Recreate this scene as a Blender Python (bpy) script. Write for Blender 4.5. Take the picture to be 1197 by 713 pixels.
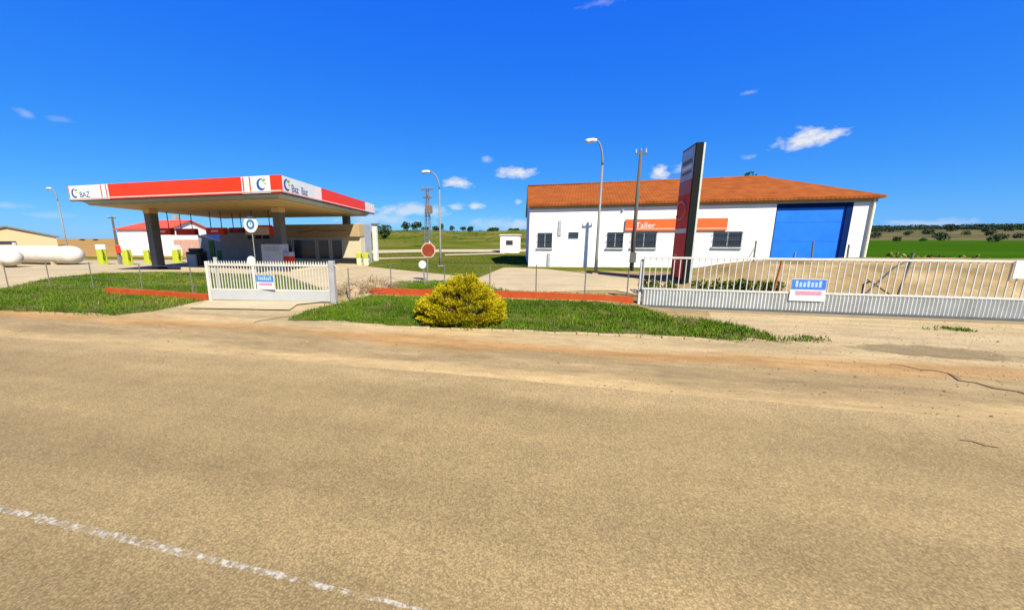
import bpy, bmesh, math, random
from mathutils import Vector, Matrix, noise as mnoise
from mathutils.geometry import tessellate_polygon
R = math.radians
rng = random.Random(7)
S = bpy.context.scene
COL = S.collection
for o in list(bpy.data.objects): bpy.data.objects.remove(o)

# ------------------------------------------------------------------ camera
PXW, PXH = 1197.0, 713.0
FPX, PPX, PPY, HOR, CAMH, YAW = 420.0, 550.0, 356.5, 279.0, 2.5, R(12.9)
PITCH = math.atan((PPY - HOR) / FPX)
cd = bpy.data.cameras.new('camera'); cam = bpy.data.objects.new('camera', cd); COL.objects.link(cam)
cam.location = (0, 0, CAMH); cam.rotation_euler = (R(90) - PITCH, 0, YAW)
cd.sensor_fit = 'HORIZONTAL'; cd.sensor_width = 36.0; cd.lens = FPX / PXW * 36.0
cd.shift_x = (PXW / 2 - PPX) / PXW; cd.clip_end = 9000; cd.clip_start = 0.05
S.camera = cam

# ------------------------------------------------------------------ light
SUN_EL, SUN_DIR = 45.0, Vector((0.62, -0.785, 0)).normalized()      # horizontal direction towards the sun
W = bpy.data.worlds.new('World'); S.world = W; W.use_nodes = True
nt = W.node_tree; nt.nodes.clear()
def wn(t, **k):
    n = nt.nodes.new(t)
    for a, b in k.items(): setattr(n, a, b)
    return n
wout = wn('ShaderNodeOutputWorld'); wbg = wn('ShaderNodeBackground'); wbg.inputs['Strength'].default_value = 0.10
sky = wn('ShaderNodeTexSky', sky_type='NISHITA'); sky.sun_disc = False
sky.sun_elevation = R(SUN_EL); sky.sun_rotation = math.atan2(SUN_DIR.x, SUN_DIR.y)
sky.altitude = 900; sky.air_density = 1.0; sky.dust_density = 0.25; sky.ozone_density = 2.4
hs = wn('ShaderNodeHueSaturation'); hs.inputs['Saturation'].default_value = 1.22; hs.inputs['Value'].default_value = 1.0
hs.inputs['Hue'].default_value = 0.5
nt.links.new(sky.outputs[0], hs.inputs['Color'])
def mth(op, a, b=None, c=None, clamp=False):
    n = wn('ShaderNodeMath', operation=op); n.use_clamp = clamp
    for i, v in enumerate((a, b, c)):
        if v is None: continue
        if isinstance(v, (int, float)): n.inputs[i].default_value = v
        else: nt.links.new(v, n.inputs[i])
    return n.outputs[0]
wtc = wn('ShaderNodeTexCoord'); wsep = wn('ShaderNodeSeparateXYZ'); nt.links.new(wtc.outputs['Generated'], wsep.inputs[0])
w_az = mth('ARCTAN2', wsep.outputs[0], wsep.outputs[1]); w_el = mth('ARCSINE', wsep.outputs[2])
wno = wn('ShaderNodeTexNoise'); wno.inputs['Scale'].default_value = 26; wno.inputs['Detail'].default_value = 7; wno.inputs['Roughness'].default_value = 0.62
wmp = wn('ShaderNodeMapping'); wmp.inputs['Scale'].default_value = (1, 1, 1.9); nt.links.new(wtc.outputs['Generated'], wmp.inputs[0]); nt.links.new(wmp.outputs[0], wno.inputs['Vector'])
wnoise = mth('SUBTRACT', wno.outputs[0], 0.5)
def ray(x, y):
    u = (x - PPX) / FPX; v = -(y - PPY) / FPX; c, s = math.cos(PITCH), math.sin(PITCH)
    d = (u, c + v * s, -s + v * c); cy, sy = math.cos(YAW), math.sin(YAW)
    return Vector((d[0] * cy - d[1] * sy, d[0] * sy + d[1] * cy, d[2]))
# clouds of the sky: (x, y, half width, half height, tilt, strength) read off the photograph, turned into azimuth and elevation
CL = [(940, 164, 47, 12, -.10, 1.0), (972, 159, 18, 6, -.15, .8), (604, 202, 25, 7, 0, .95), (536, 214, 17, 7, 0, 1.0), (768, 202, 15, 9, .2, 1.0), (798, 196, 14, 8, 0, .55),
      (480, 246, 48, 9, 0, .62), (440, 256, 60, 9, 0, .4), (535, 243, 12, 5, 0, .6), (557, 241, 10, 6, 0, .75), (569, 187, 8, 5, 0, .35), (606, 236, 5, 4, 0, .5),
      (614, 262, 26, 8, 0, .5), (877, 108, 12, 4, 0, .25), (876, 184, 11, 4, 0, .32), (30, 133, 12, 6, .3, .24), (70, 140, 20, 4, .1, .12), (10, 240, 32, 5, 0, .22), (55, 252, 40, 4, 0, .18),
      (700, 4, 30, 6, -.2, .22), (1080, 262, 70, 8, 0, .38), (580, 262, 40, 9, 0, .3), (880, 240, 60, 6, 0, .12)]
# grade of the sky: deeper blue overhead, pale cyan at the horizon
EXPO = 1.1
gs = wn('ShaderNodeSeparateColor'); nt.links.new(hs.outputs[0], gs.inputs[0]); gc = wn('ShaderNodeCombineColor')
for i, (gain, pw) in enumerate(((.205, 1.0), (.49, .67), (.98, .10))):
    v = mth('POWER', mth('MULTIPLY', gs.outputs[i], .1466), pw)
    nt.links.new(mth('MULTIPLY', v, gain / (.10 * 2 ** EXPO)), gc.inputs[i])
w_sum = None
for (cx, cy, hw, hh, tl, st) in CL:
    c0 = ray(cx, cy).normalized(); c1 = ray(cx + hw, cy).normalized(); c2 = ray(cx, cy - hh).normalized()
    az0, el0 = math.atan2(c0.x, c0.y), math.asin(c0.z)
    wa = abs(math.atan2(c1.x, c1.y) - az0); we = abs(math.asin(c2.z) - el0)
    da = mth('DIVIDE', mth('SUBTRACT', w_az, az0), wa); de = mth('DIVIDE', mth('SUBTRACT', w_el, el0), we)
    de = mth('ADD', de, mth('MULTIPLY', da, tl))
    dd = mth('SQRT', mth('ADD', mth('MULTIPLY', da, da), mth('MULTIPLY', de, de)))
    v = mth('ADD', mth('SUBTRACT', 1.0, dd), mth('MULTIPLY', wnoise, 2.6))
    v = mth('MULTIPLY', mth('MULTIPLY', v, 1.3, clamp=True), st)
    w_sum = v if w_sum is None else mth('MAXIMUM', w_sum, v)
wmix = wn('ShaderNodeMix', data_type='RGBA'); wmix.clamp_factor = True
nt.links.new(w_sum, wmix.inputs[0]); nt.links.new(gc.outputs[0], wmix.inputs[6]); wmix.inputs[7].default_value = (3.9, 4.0, 4.1, 1)
nt.links.new(wmix.outputs[2], wbg.inputs['Color']); nt.links.new(wbg.outputs[0], wout.inputs[0])
sd = bpy.data.lights.new('sun', 'SUN'); sd.energy = 5.0; sd.angle = R(0.53); sd.color = (1.0, 0.92, 0.76)
sun = bpy.data.objects.new('sun', sd); COL.objects.link(sun)
tosun = Vector((SUN_DIR.x * math.cos(R(SUN_EL)), SUN_DIR.y * math.cos(R(SUN_EL)), math.sin(R(SUN_EL))))
sun.rotation_euler = tosun.to_track_quat('Z', 'Y').to_euler(); sun.location = (20, -20, 40)
S.view_settings.view_transform = 'Standard'; S.view_settings.look = 'None'; S.view_settings.gamma = 1
S.view_settings.exposure = EXPO; S.view_settings.use_curve_mapping = False
S.render.engine = 'CYCLES'; S.render.resolution_x = 1024; S.render.resolution_y = 609

# ------------------------------------------------------------------ pixel to place
O = Vector((0, 0, CAMH))
def g(x, y, z=0.0): d = ray(x, y); return O + d * ((z - CAMH) / d.z)
def at(x, y, Y): d = ray(x, y); return O + d * (Y / d.y)
def atX(x, y, X): d = ray(x, y); return O + d * (X / d.x)
def sm(a, b, t):
    t = min(1, max(0, (t - a) / (b - a))); return t * t * (3 - 2 * t)
def lerp_tab(tab, x):
    if x <= tab[0][0]: return tab[0][1]
    for (x0, y0), (x1, y1) in zip(tab, tab[1:]):
        if x <= x1: return y0 + (y1 - y0) * (x - x0) / (x1 - x0)
    return tab[-1][1]
YARD = [(-45, .12), (-30, .32), (-20, .5), (-5, .45), (5, .62), (20, .85), (60, .9)]
def H(x, y):
    z = lerp_tab(YARD, x) * sm(9.6 + 4.7 * sm(1.5, 5, x), 19, y)
    a = x / max(y, 30)
    z += 0.95 * sm(4.0, 9.0, x) * (1 - sm(30, 50, x)) * (sm(14.7, 17.2, y) - sm(18.4, 23, y)) * (1 + .25 * mnoise.noise(Vector((x * .35, y * .5, 3))))
    if y > 35:
        z += .35 * sm(36, 60, y)
        z += 6.3 * sm(62, 225, y) * sm(-.95, -.5, a) * (1 - sm(.05, .55, a)) * (1 + .22 * mnoise.noise(Vector((x * .018, y * .014, 1))))
        z += 8.6 * sm(170, 430, y) * sm(.25, .8, a) * (1 + .06 * mnoise.noise(Vector((x * .01, y * .01, 5))))
        z += .9 * sm(40, 130, y) * (1 - sm(-1.0, -.7, a))
        z += .5 * sm(25, 150, y) * sm(.3, .7, a)
    return z
def gh(px, py):
    z = 0
    for _ in range(25):
        p = g(px, py, z); z = .5 * z + .5 * H(p.x, p.y)
    return Vector((p.x, p.y, H(p.x, p.y)))

# ------------------------------------------------------------------ materials
MATS = {}
def M(name, col, rough=.75, var=.12, scale=3.0, bump=0.0, bscale=40, metal=0.0, spec=.12, col2=None, c2amt=.5, stretch=(1, 1, 1), fine=0.0):
    if name in MATS: return MATS[name]
    m = bpy.data.materials.new(name); m.use_nodes = True; t = m.node_tree; L = t.links
    b = t.nodes['Principled BSDF']; b.inputs['Roughness'].default_value = rough; b.inputs['Metallic'].default_value = metal
    b.inputs['Specular IOR Level'].default_value = spec
    tc = t.nodes.new('ShaderNodeTexCoord'); mp = t.nodes.new('ShaderNodeMapping'); mp.inputs['Scale'].default_value = stretch
    L.new(tc.outputs['Object'], mp.inputs[0])
    n = t.nodes.new('ShaderNodeTexNoise'); n.inputs['Scale'].default_value = scale; n.inputs['Detail'].default_value = 6; n.inputs['Roughness'].default_value = .65
    L.new(mp.outputs[0], n.inputs['Vector'])
    mx = t.nodes.new('ShaderNodeMix'); mx.data_type = 'RGBA'
    cr = t.nodes.new('ShaderNodeMapRange'); cr.inputs[1].default_value = .3; cr.inputs[2].default_value = .7
    L.new(n.outputs[0], cr.inputs[0]); L.new(cr.outputs[0], mx.inputs[0])
    c2 = col2 if col2 else tuple(c * (1 + var) for c in col)
    mx.inputs[6].default_value = (*[c * (1 - var) for c in col], 1); mx.inputs[7].default_value = (*c2, 1)
    out = mx.outputs[2]
    if fine:
        n2 = t.nodes.new('ShaderNodeTexNoise'); n2.inputs['Scale'].default_value = bscale; n2.inputs['Detail'].default_value = 3
        L.new(tc.outputs['Object'], n2.inputs['Vector'])
        r2 = t.nodes.new('ShaderNodeMapRange'); r2.inputs[1].default_value = .3; r2.inputs[2].default_value = .7; r2.inputs[3].default_value = 1 - fine; r2.inputs[4].default_value = 1 + fine
        L.new(n2.outputs[0], r2.inputs[0])
        mu = t.nodes.new('ShaderNodeVectorMath'); mu.operation = 'SCALE'; L.new(out, mu.inputs[0]); L.new(r2.outputs[0], mu.inputs[3]); out = mu.outputs[0]
    L.new(out, b.inputs['Base Color'])
    if bump:
        n3 = t.nodes.new('ShaderNodeTexNoise'); n3.inputs['Scale'].default_value = bscale; n3.inputs['Detail'].default_value = 4
        L.new(tc.outputs['Object'], n3.inputs['Vector'])
        bp = t.nodes.new('ShaderNodeBump'); bp.inputs['Strength'].default_value = bump; bp.inputs['Distance'].default_value = .02
        L.new(n3.outputs[0], bp.inputs['Height']); L.new(bp.outputs[0], b.inputs['Normal'])
    MATS[name] = m; return m
white_wall = M('white render', (.82, .81, .78), .85, .04, .9, .25, 14, col2=(.70, .675, .61), stretch=(1, 1, .25), fine=.03)
white_paint = M('white paint', (.60, .60, .57), .5, .06, 4, col2=(.50, .49, .44))
fence_paint = M('fence white paint', (.52, .52, .47), .5, .08, 6, col2=(.40, .39, .34))
panel_grey = M('gate panel grey', (.37, .385, .38), .5, .08, 3, col2=(.31, .32, .31))
galv = M('galvanised steel', (.42, .43, .42), .45, .15, 8, metal=.35)
dark_metal = M('dark grey metal', (.09, .095, .09), .5, .2, 6)
col_grey = M('column grey paint', (.16, .155, .14), .6, .15, 3)
black = M('black paint', (.015, .016, .018), .5, .2, 4)
red = M('red fascia enamel', (.72, .035, .010), .42, .05, 1.2, col2=(.68, .040, .014))
red_dull = M('dull red enamel', (.60, .035, .02), .45, .12, 5)
fascia_white = M('fascia white enamel', (.56, .58, .57), .4, .04, 2)
pink = M('pale pink stripe', (.80, .50, .48), .5, .05, 4)
soffit = M('beige soffit', (.74, .54, .28), .6, .08, 1.0, col2=(.66, .46, .22), stretch=(.3, 2, 1))
band_grey = M('canopy edge grey', (.40, .46, .53), .5, .1, 2)
logo_blue = M('logo blue', (.012, .07, .24), .5, .08, 8)
logo_grey = M('logo grey', (.09, .14, .24), .5, .08, 8)
logo_green = M('logo green', (.16, .32, .08), .5, .08, 8)
logo_yellow = M('logo yellow', (.50, .42, .10), .5, .08, 8)
banner_or = M('orange banner', (.78, .10, .022), .55, .06, 2, col2=(.74, .12, .035))
text_white = M('sign white', (.58, .57, .54), .5, .04, 5)
tile = None
blue_door = M('blue steel door', (.014, .145, .60), .5, .07, 1.5, col2=(.018, .16, .64))
glass = M('dark glass', (.02, .03, .045), .12, .3, 1.5, spec=.6)
frame_w = M('window frame', (.35, .36, .37), .5, .1, 5)
grille = M('window grille', (.05, .055, .06), .5, .2, 5)
cream = M('cream render', (.46, .40, .27), .85, .08, 1.5, .1, 25)
beige_band = M('beige cladding', (.34, .25, .135), .8, .1, 1.0)
kiosk_grey = M('grey render', (.26, .25, .225), .85, .12, 1.4, .1, 25)
kiosk_blue = M('bluish grey panel', (.27, .28, .33), .6, .1, 1.5)
shed_grey = M('shed grey sheet', (.20, .20, .22), .6, .15, 2)
shed_green = M('shed patch green', (.05, .14, .02), .6, .2, 3)
lime = M('lime yellow paint', (.34, .39, .03), .5, .08, 4)
tank_white = M('tank white paint', (.60, .575, .52), .45, .07, 1.5, col2=(.46, .42, .36))
concrete = M('concrete', (.34, .275, .16), .9, .12, .9, .25, 18, fine=.10)
conc_pale = M('pale concrete', (.37, .31, .19), .9, .10, 1.2, .25, 22, fine=.10)
terracotta = M('terracotta kerb paint', (.42, .055, .014), .85, .18, 2.5, .3, 25, spec=.03, col2=(.34, .08, .025))
roof_red = M('red roof tiles', (.55, .06, .035), .8, .15, 3, .3, 15)
shed_cream = M('cream sheet wall', (.44, .37, .215), .7, .06, .6, col2=(.40, .335, .20))
trunk_m = M('bark', (.09, .065, .04), .9, .25, 6, .4, 30)
wood_pole = M('weathered pole', (.085, .078, .065), .85, .2, 5, .3, 30, stretch=(4, 4, .4))
lamp_grey = M('lamp post grey', (.17, .17, .16), .5, .12, 3, metal=.1)
lamp_white = M('lamp hood', (.50, .51, .52), .4, .06, 4)
stop_red = M('faded red sign', (.21, .030, .014), .6, .2, 6, col2=(.26, .06, .025))
sign_blue = M('sign blue', (.035, .11, .40), .5, .12, 9, col2=(.07, .18, .50))
sign_pink = M('sign pink', (.42, .20, .27), .5, .1, 9)
sign_sky = M('sign pale blue', (.25, .40, .58), .5, .1, 9)
ring_blue = M('ring blue', (.03, .13, .23), .5, .1, 9)
totem_red = M('totem red', (.74, .045, .028), .7, .12, 1.0, col2=(.34, .022, .016))
totem_grey = M('totem grey', (.27, .30, .34), .4, .1, 2)
twig_m = M('dry twigs', (.25, .18, .10), .95, .3, 9)
rust = M('rusty plate', (.30, .11, .045), .85, .25, 5)

def leafmat(name, cols, rough=.75):
    """leaf colour varied leaf by leaf from the 'tint' attribute (0..1)"""
    m = bpy.data.materials.new(name); m.use_nodes = True; t = m.node_tree; b = t.nodes['Principled BSDF']
    b.inputs['Roughness'].default_value = rough; b.inputs['Specular IOR Level'].default_value = .03
    at_ = t.nodes.new('ShaderNodeAttribute'); at_.attribute_name = 'tint'
    cr = t.nodes.new('ShaderNodeValToRGB'); t.links.new(at_.outputs['Fac'], cr.inputs[0])
    e = cr.color_ramp.elements
    while len(e) < len(cols): e.new(.5)
    for i, c in enumerate(cols): e[i].position = i / (len(cols) - 1); e[i].color = (*c, 1)
    t.links.new(cr.outputs[0], b.inputs['Base Color'])
    return m
grass_leaf = leafmat('grass blades', [(.025, .062, .003), (.052, .115, .005), (.090, .165, .008), (.18, .175, .03)])
olive_leaf = leafmat('dry field grass', [(.05, .062, .008), (.085, .092, .012), (.14, .125, .03)])
bush_leaf = leafmat('golden conifer', [(.05, .052, .004), (.165, .155, .004), (.30, .255, .005), (.40, .325, .008)])
tree_leaf = leafmat('dark foliage', [(.012, .026, .009), (.030, .055, .016), (.05, .085, .024)])
far_leaf = leafmat('far scrub foliage', [(.022, .040, .024), (.035, .058, .030), (.055, .08, .036)])
weed_leaf = leafmat('weeds', [(.03, .055, .008), (.08, .11, .018), (.20, .18, .055)])

# ------------------------------------------------------------------ builders
def tag(o, label=None, cat=None, group=None, kind=None):
    if label: o['label'] = label
    if cat: o['category'] = cat
    if group: o['group'] = group
    if kind: o['kind'] = kind
    return o
def thing(name, label, cat, loc=(0, 0, 0), rz=0.0, group=None):
    o = bpy.data.objects.new(name, None); COL.objects.link(o); o.empty_display_size = .2
    o.location = loc; o.rotation_euler = (0, 0, rz)
    return tag(o, label, cat, group)
def wmat(o):
    m = Matrix.LocRotScale(o.location, o.rotation_euler, None)
    return wmat(o.parent) @ m if o.parent else m
class B:
    def __init__(s): s.v = []; s.f = []; s.t = []
    def add(s, vs, fs, tint=None):
        n = len(s.v); s.v += [tuple(p) for p in vs]; s.f += [tuple(i + n for i in q) for q in fs]
        if tint is not None: s.t += [tint] * len(vs)
        return s
    def box(s, a, b):
        x0, y0, z0 = a; x1, y1, z1 = b
        vs = [(x0, y0, z0), (x1, y0, z0), (x1, y1, z0), (x0, y1, z0), (x0, y0, z1), (x1, y0, z1), (x1, y1, z1), (x0, y1, z1)]
        return s.add(vs, [(3, 2, 1, 0), (4, 5, 6, 7), (0, 1, 5, 4), (1, 2, 6, 5), (2, 3, 7, 6), (3, 0, 4, 7)])
    def wall(s, p, q, z0, z1, th, z2=None, z3=None):
        """upright slab from p to q (xy), thickness th to the left of p->q; z2,z3 = bottom/top at q"""
        p = Vector(p[:2]); q = Vector(q[:2]); d = (q - p).normalized(); n = Vector((-d.y, d.x)) * th
        z2 = z0 if z2 is None else z2; z3 = z1 if z3 is None else z3
        vs = [(*p, z0), (*q, z2), (*(q + n), z2), (*(p + n), z0), (*p, z1), (*q, z3), (*(q + n), z3), (*(p + n), z1)]
        return s.add(vs, [(3, 2, 1, 0), (4, 5, 6, 7), (0, 1, 5, 4), (1, 2, 6, 5), (2, 3, 7, 6), (3, 0, 4, 7)])
    def tube(s, pts, r, n=8, r1=None):
        pts = [Vector(p) for p in pts]; rings = []
        for i, p in enumerate(pts):
            d = (pts[min(i + 1, len(pts) - 1)] - pts[max(i - 1, 0)]).normalized()
            u = d.orthogonal().normalized() if i == 0 else (u - d * u.dot(d)).normalized()
            w = d.cross(u); rr = r if r1 is None else r + (r1 - r) * i / (len(pts) - 1)
            rings.append([p + (u * math.cos(k * 2 * math.pi / n) + w * math.sin(k * 2 * math.pi / n)) * rr for k in range(n)])
        vs = [q for rg in rings for q in rg]; fs = []
        for i in range(len(pts) - 1):
            for k in range(n): fs.append((i * n + k, i * n + (k + 1) % n, (i + 1) * n + (k + 1) % n, (i + 1) * n + k))
        fs.append(tuple(range(n - 1, -1, -1))); fs.append(tuple(range((len(pts) - 1) * n, len(pts) * n)))
        return s.add(vs, fs)
    def prism(s, pts, d):
        """pts: planar 3D outline, d: extrusion vector"""
        d = Vector(d); a = [Vector(p) for p in pts]; n = len(a)
        vs = a + [p + d for p in a]
        fs = [tuple(range(n - 1, -1, -1)), tuple(range(n, 2 * n))] + [(i, (i + 1) % n, (i + 1) % n + n, i + n) for i in range(n)]
        return s.add(vs, fs)
    def build(s, name, mat, parent=None, local=False, smooth=False, bevel=0.0, tint=False):
        me = bpy.data.meshes.new(name); vs = s.v
        if parent is not None and not local:
            inv = wmat(parent).inverted(); vs = [tuple(inv @ Vector(p)) for p in vs]
        me.from_pydata(vs, [], s.f); me.materials.append(mat)
        if s.t and len(s.t) == len(vs):
            at_ = me.attributes.new('tint', 'FLOAT', 'POINT'); at_.data.foreach_set('value', s.t)
        if not s.t:
            bm = bmesh.new(); bm.from_mesh(me); bmesh.ops.recalc_face_normals(bm, faces=bm.faces); bm.to_mesh(me); bm.free()
        if smooth: me.polygons.foreach_set('use_smooth', [True] * len(me.polygons))
        me.update()
        o = bpy.data.objects.new(name, me); COL.objects.link(o)
        if parent is not None: o.parent = parent
        if bevel:
            md = o.modifiers.new('bevel', 'BEVEL'); md.width = bevel; md.segments = 2; md.limit_method = 'ANGLE'; md.angle_limit = R(40)
        return o
def copy_tree(o, parent=None):
    c = o.copy(); COL.objects.link(c)
    if parent is not None: c.parent = parent
    for ch in list(o.children): copy_tree(ch, c)
    return c
def leaf(b, p, d, up, ln, wd, tint):
    """one small folded-free leaf quad starting at p along d"""
    d = d.normalized(); sd_ = d.cross(up)
    if sd_.length < 1e-4: sd_ = d.orthogonal()
    sd_ = sd_.normalized() * wd * .5; m = p + d * ln * .55
    b.add([p, m + sd_, p + d * ln, m - sd_], [(0, 1, 2, 3)], tint)
def rdir():
    while True:
        v = Vector((rng.uniform(-1, 1), rng.uniform(-1, 1), rng.uniform(-1, 1)))
        if .05 < v.length < 1: return v.normalized()
def text(body, size, origin, xd, up, mat, name, parent, depth=.012, shear=0.0):
    cu = bpy.data.curves.new(name, 'FONT'); cu.body = body; cu.size = size; cu.extrude = depth * .5; cu.shear = shear; cu.resolution_u = 3
    t = bpy.data.objects.new(name, cu); COL.objects.link(t); bpy.context.view_layer.update()
    me = bpy.data.meshes.new_from_object(t.evaluated_get(bpy.context.evaluated_depsgraph_get()))
    bpy.data.objects.remove(t)
    xd = Vector(xd).normalized(); up = Vector(up).normalized(); nn = xd.cross(up); o_ = Vector(origin); inv = wmat(parent).inverted()
    for v in me.vertices: v.co = inv @ (o_ + xd * v.co.x + up * v.co.y + nn * v.co.z)
    me.materials.clear(); me.materials.append(mat)
    o = bpy.data.objects.new(name, me); COL.objects.link(o); o.parent = parent
    return o

# ------------------------------------------------------------------ ground
def terrain_mat():
    m = bpy.data.materials.new('terrain'); m.use_nodes = True; t = m.node_tree; L = t.links; b = t.nodes['Principled BSDF']
    b.inputs['Roughness'].default_value = 1; b.inputs['Specular IOR Level'].default_value = 0
    tc = t.nodes.new('ShaderNodeTexCoord')
    def noi(sc, det=5, st=(1, 1, 1)):
        mp = t.nodes.new('ShaderNodeMapping'); mp.inputs['Scale'].default_value = st; L.new(tc.outputs['Object'], mp.inputs[0])
        n = t.nodes.new('ShaderNodeTexNoise'); n.inputs['Scale'].default_value = sc; n.inputs['Detail'].default_value = det; n.inputs['Roughness'].default_value = .65
        L.new(mp.outputs[0], n.inputs['Vector']); return n.outputs[0]
    def ramp(x, *cs):
        cr = t.nodes.new('ShaderNodeValToRGB'); L.new(x, cr.inputs[0]); e = cr.color_ramp.elements
        while len(e) < len(cs): e.new(.5)
        for i, c in enumerate(cs): e[i].position = .3 + .4 * i / (len(cs) - 1); e[i].color = (*c, 1)
        return cr.outputs[0]
    def mix(f, a, b_):
        x = t.nodes.new('ShaderNodeMix'); x.data_type = 'RGBA'; L.new(f, x.inputs[0]); L.new(a, x.inputs[6]); L.new(b_, x.inputs[7]); return x.outputs[2]
    def attr(nm, nz, amp):
        a = t.nodes.new('ShaderNodeAttribute'); a.attribute_name = nm
        s_ = t.nodes.new('ShaderNodeMath'); s_.operation = 'MULTIPLY_ADD'; L.new(nz, s_.inputs[0]); s_.inputs[1].default_value = amp; s_.inputs[2].default_value = -amp * .5 
        ad = t.nodes.new('ShaderNodeMath'); ad.operation = 'ADD'; L.new(a.outputs['Fac'], ad.inputs[0]); L.new(s_.outputs[0], ad.inputs[1])
        mr = t.nodes.new('ShaderNodeMapRange'); mr.inputs[1].default_value = .35; mr.inputs[2].default_value = .65; L.new(ad.outputs[0], mr.inputs[0]); return mr.outputs[0]
    n1, n2, n3 = noi(.5, 7), noi(3.0, 5), noi(.06, 6)
    n4 = noi(1.6, 8, (.45, 1, 1)); dmul = t.nodes.new('ShaderNodeMapRange'); dmul.inputs[1].default_value = .32; dmul.inputs[2].default_value = .68; dmul.inputs[3].default_value = .72; dmul.inputs[4].default_value = 1.22; L.new(n4, dmul.inputs[0])
    dirt0 = ramp(n1, (.16, .115, .05), (.245, .18, .088), (.32, .245, .125))
    dsc = t.nodes.new('ShaderNodeVectorMath'); dsc.operation = 'SCALE'; L.new(dirt0, dsc.inputs[0]); L.new(dmul.outputs[0], dsc.inputs[3]); dirt = dsc.outputs[0]
    field = ramp(noi(.075, 10, (.8, 1, 1)), (.036, .060, .007), (.082, .098, .013), (.19, .14, .05))
    crop = ramp(noi(.12, 6, (.2, 1, 1)), (.018, .058, .003), (.026, .072, .004), (.034, .082, .005))
    scrub = ramp(noi(.035, 8, (.6, 1, 1)), (.040, .050, .018), (.085, .078, .036), (.15, .115, .06))
    brown = ramp(noi(.1, 6, (.3, 1, 1)), (.20, .12, .04), (.30, .17, .06), (.22, .17, .06))
    c = mix(attr('w_field', n2, .5), dirt, field)
    c = mix(attr('w_brown', n2, .5), c, brown)
    c = mix(attr('w_crop', n2, .3), c, crop)
    c = mix(attr('w_scrub', n3, .3), c, scrub)
    L.new(c, b.inputs['Base Color'])
    bp = t.nodes.new('ShaderNodeBump'); bp.inputs['Strength'].default_value = .5; bp.inputs['Distance'].default_value = .08
    L.new(noi(6, 6), bp.inputs['Height']); L.new(bp.outputs[0], b.inputs['Normal'])
    return m
def spaced(lo, hi, a, b, st):
    """grid lines: even between a and b, growing outwards to lo and hi"""
    v = []; x = a
    while x <= b + 1e-6: v.append(x); x += st
    d = st; x = b
    while x < hi: d *= 1.12; x += d; v.append(x)
    d = st; x = a
    while x > lo: d *= 1.12; x -= d; v.insert(0, x)
    return v
xs = spaced(-3500, 3500, -45, 30, .75); ys = spaced(-300, 4500, -4, 40, .75)
tv, tf, wf, wc, ws, wb = [], [], [], [], [], []
for y in ys:
    for x in xs:
        z = H(x, y) - (.06 if y < 10 else .0)
        tv.append((x, y, z)); a = x / max(y, 10)
        wf.append(sm(17, 18.5, y) if -26 < x < -2.0 else (sm(21.5, 24, y) if a > -.75 else sm(30, 34, y)))
        wc.append(sm(.50, .56, a) * sm(20.5, 22.5, y) * (1 - sm(168, 182, y)))
        ws.append(sm(.45, .55, a) * sm(176, 186, y))
        wb.append(sm(34, 38, y) * (1 - sm(-1.02, -.9, a)))
nx = len(xs)
for j in range(len(ys) - 1):
    for i in range(nx - 1): tf.append((j * nx + i, j * nx + i + 1, (j + 1) * nx + i + 1, (j + 1) * nx + i))
me = bpy.data.meshes.new('ground'); me.from_pydata(tv, [], tf); me.materials.append(terrain_mat())
for nm, arr in (('w_field', wf), ('w_crop', wc), ('w_scrub', ws), ('w_brown', wb)):
    a_ = me.attributes.new(nm, 'FLOAT', 'POINT'); a_.data.foreach_set('value', arr)
me.polygons.foreach_set('use_smooth', [True] * len(me.polygons))
gro = bpy.data.objects.new('ground', me); COL.objects.link(gro); tag(gro, kind='structure')

def drape(name, poly, off, mat, step=.75, kind='structure', ragged=0.0, seed=1):
    """a sheet laid on the ground: polygon cut by grid lines, every vertex lifted to the ground height"""
    pts = [Vector((p[0], p[1], 0)) for p in poly]
    if ragged:
        q = []
        for i, p in enumerate(pts):
            n_ = pts[(i + 1) % len(pts)]; k = max(1, int((n_ - p).length / .22)); dv = (n_ - p); nr = Vector((-dv.y, dv.x, 0)).normalized()
            for j in range(k):
                c = p + dv * j / k
                w = lambda a_, f_: mnoise.noise(Vector((c.x * f_ + a_, c.y * f_ - a_, seed + a_)))
                q.append(c + Vector((w(3, 1.1) + .30 * w(8, 3.5), w(17, 1.1) + .30 * w(23, 3.5), 0)) * ragged)
        pts = q
    bm = bmesh.new(); bv = [bm.verts.new(p) for p in pts]
    for tri in tessellate_polygon([pts]):
        try: bm.faces.new([bv[i] for i in tri])
        except ValueError: pass
    x0, x1 = min(p.x for p in pts), max(p.x for p in pts); y0, y1 = min(p.y for p in pts), max(p.y for p in pts)
    for ax, lo, hi in ((0, x0, x1), (1, y0, y1)):
        k = math.ceil(lo / step)
        while k * step < hi:
            co = [0, 0, 0]; co[ax] = k * step; no = [0, 0, 0]; no[ax] = 1
            bmesh.ops.bisect_plane(bm, geom=bm.verts[:] + bm.edges[:] + bm.faces[:], plane_co=co, plane_no=no); k += 1
    for v in bm.verts: v.co.z = max(H(v.co.x, v.co.y), -.0) + off
    bmesh.ops.recalc_face_normals(bm, faces=bm.faces)
    for f in bm.faces:
        if f.normal.z < 0: f.normal_flip()
    m2 = bpy.data.meshes.new(name); bm.to_mesh(m2); bm.free(); m2.materials.append(mat)
    m2.polygons.foreach_set('use_smooth', [True] * len(m2.polygons))
    o = bpy.data.objects.new(name, m2); COL.objects.link(o); tag(o, kind=kind); return o
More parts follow.
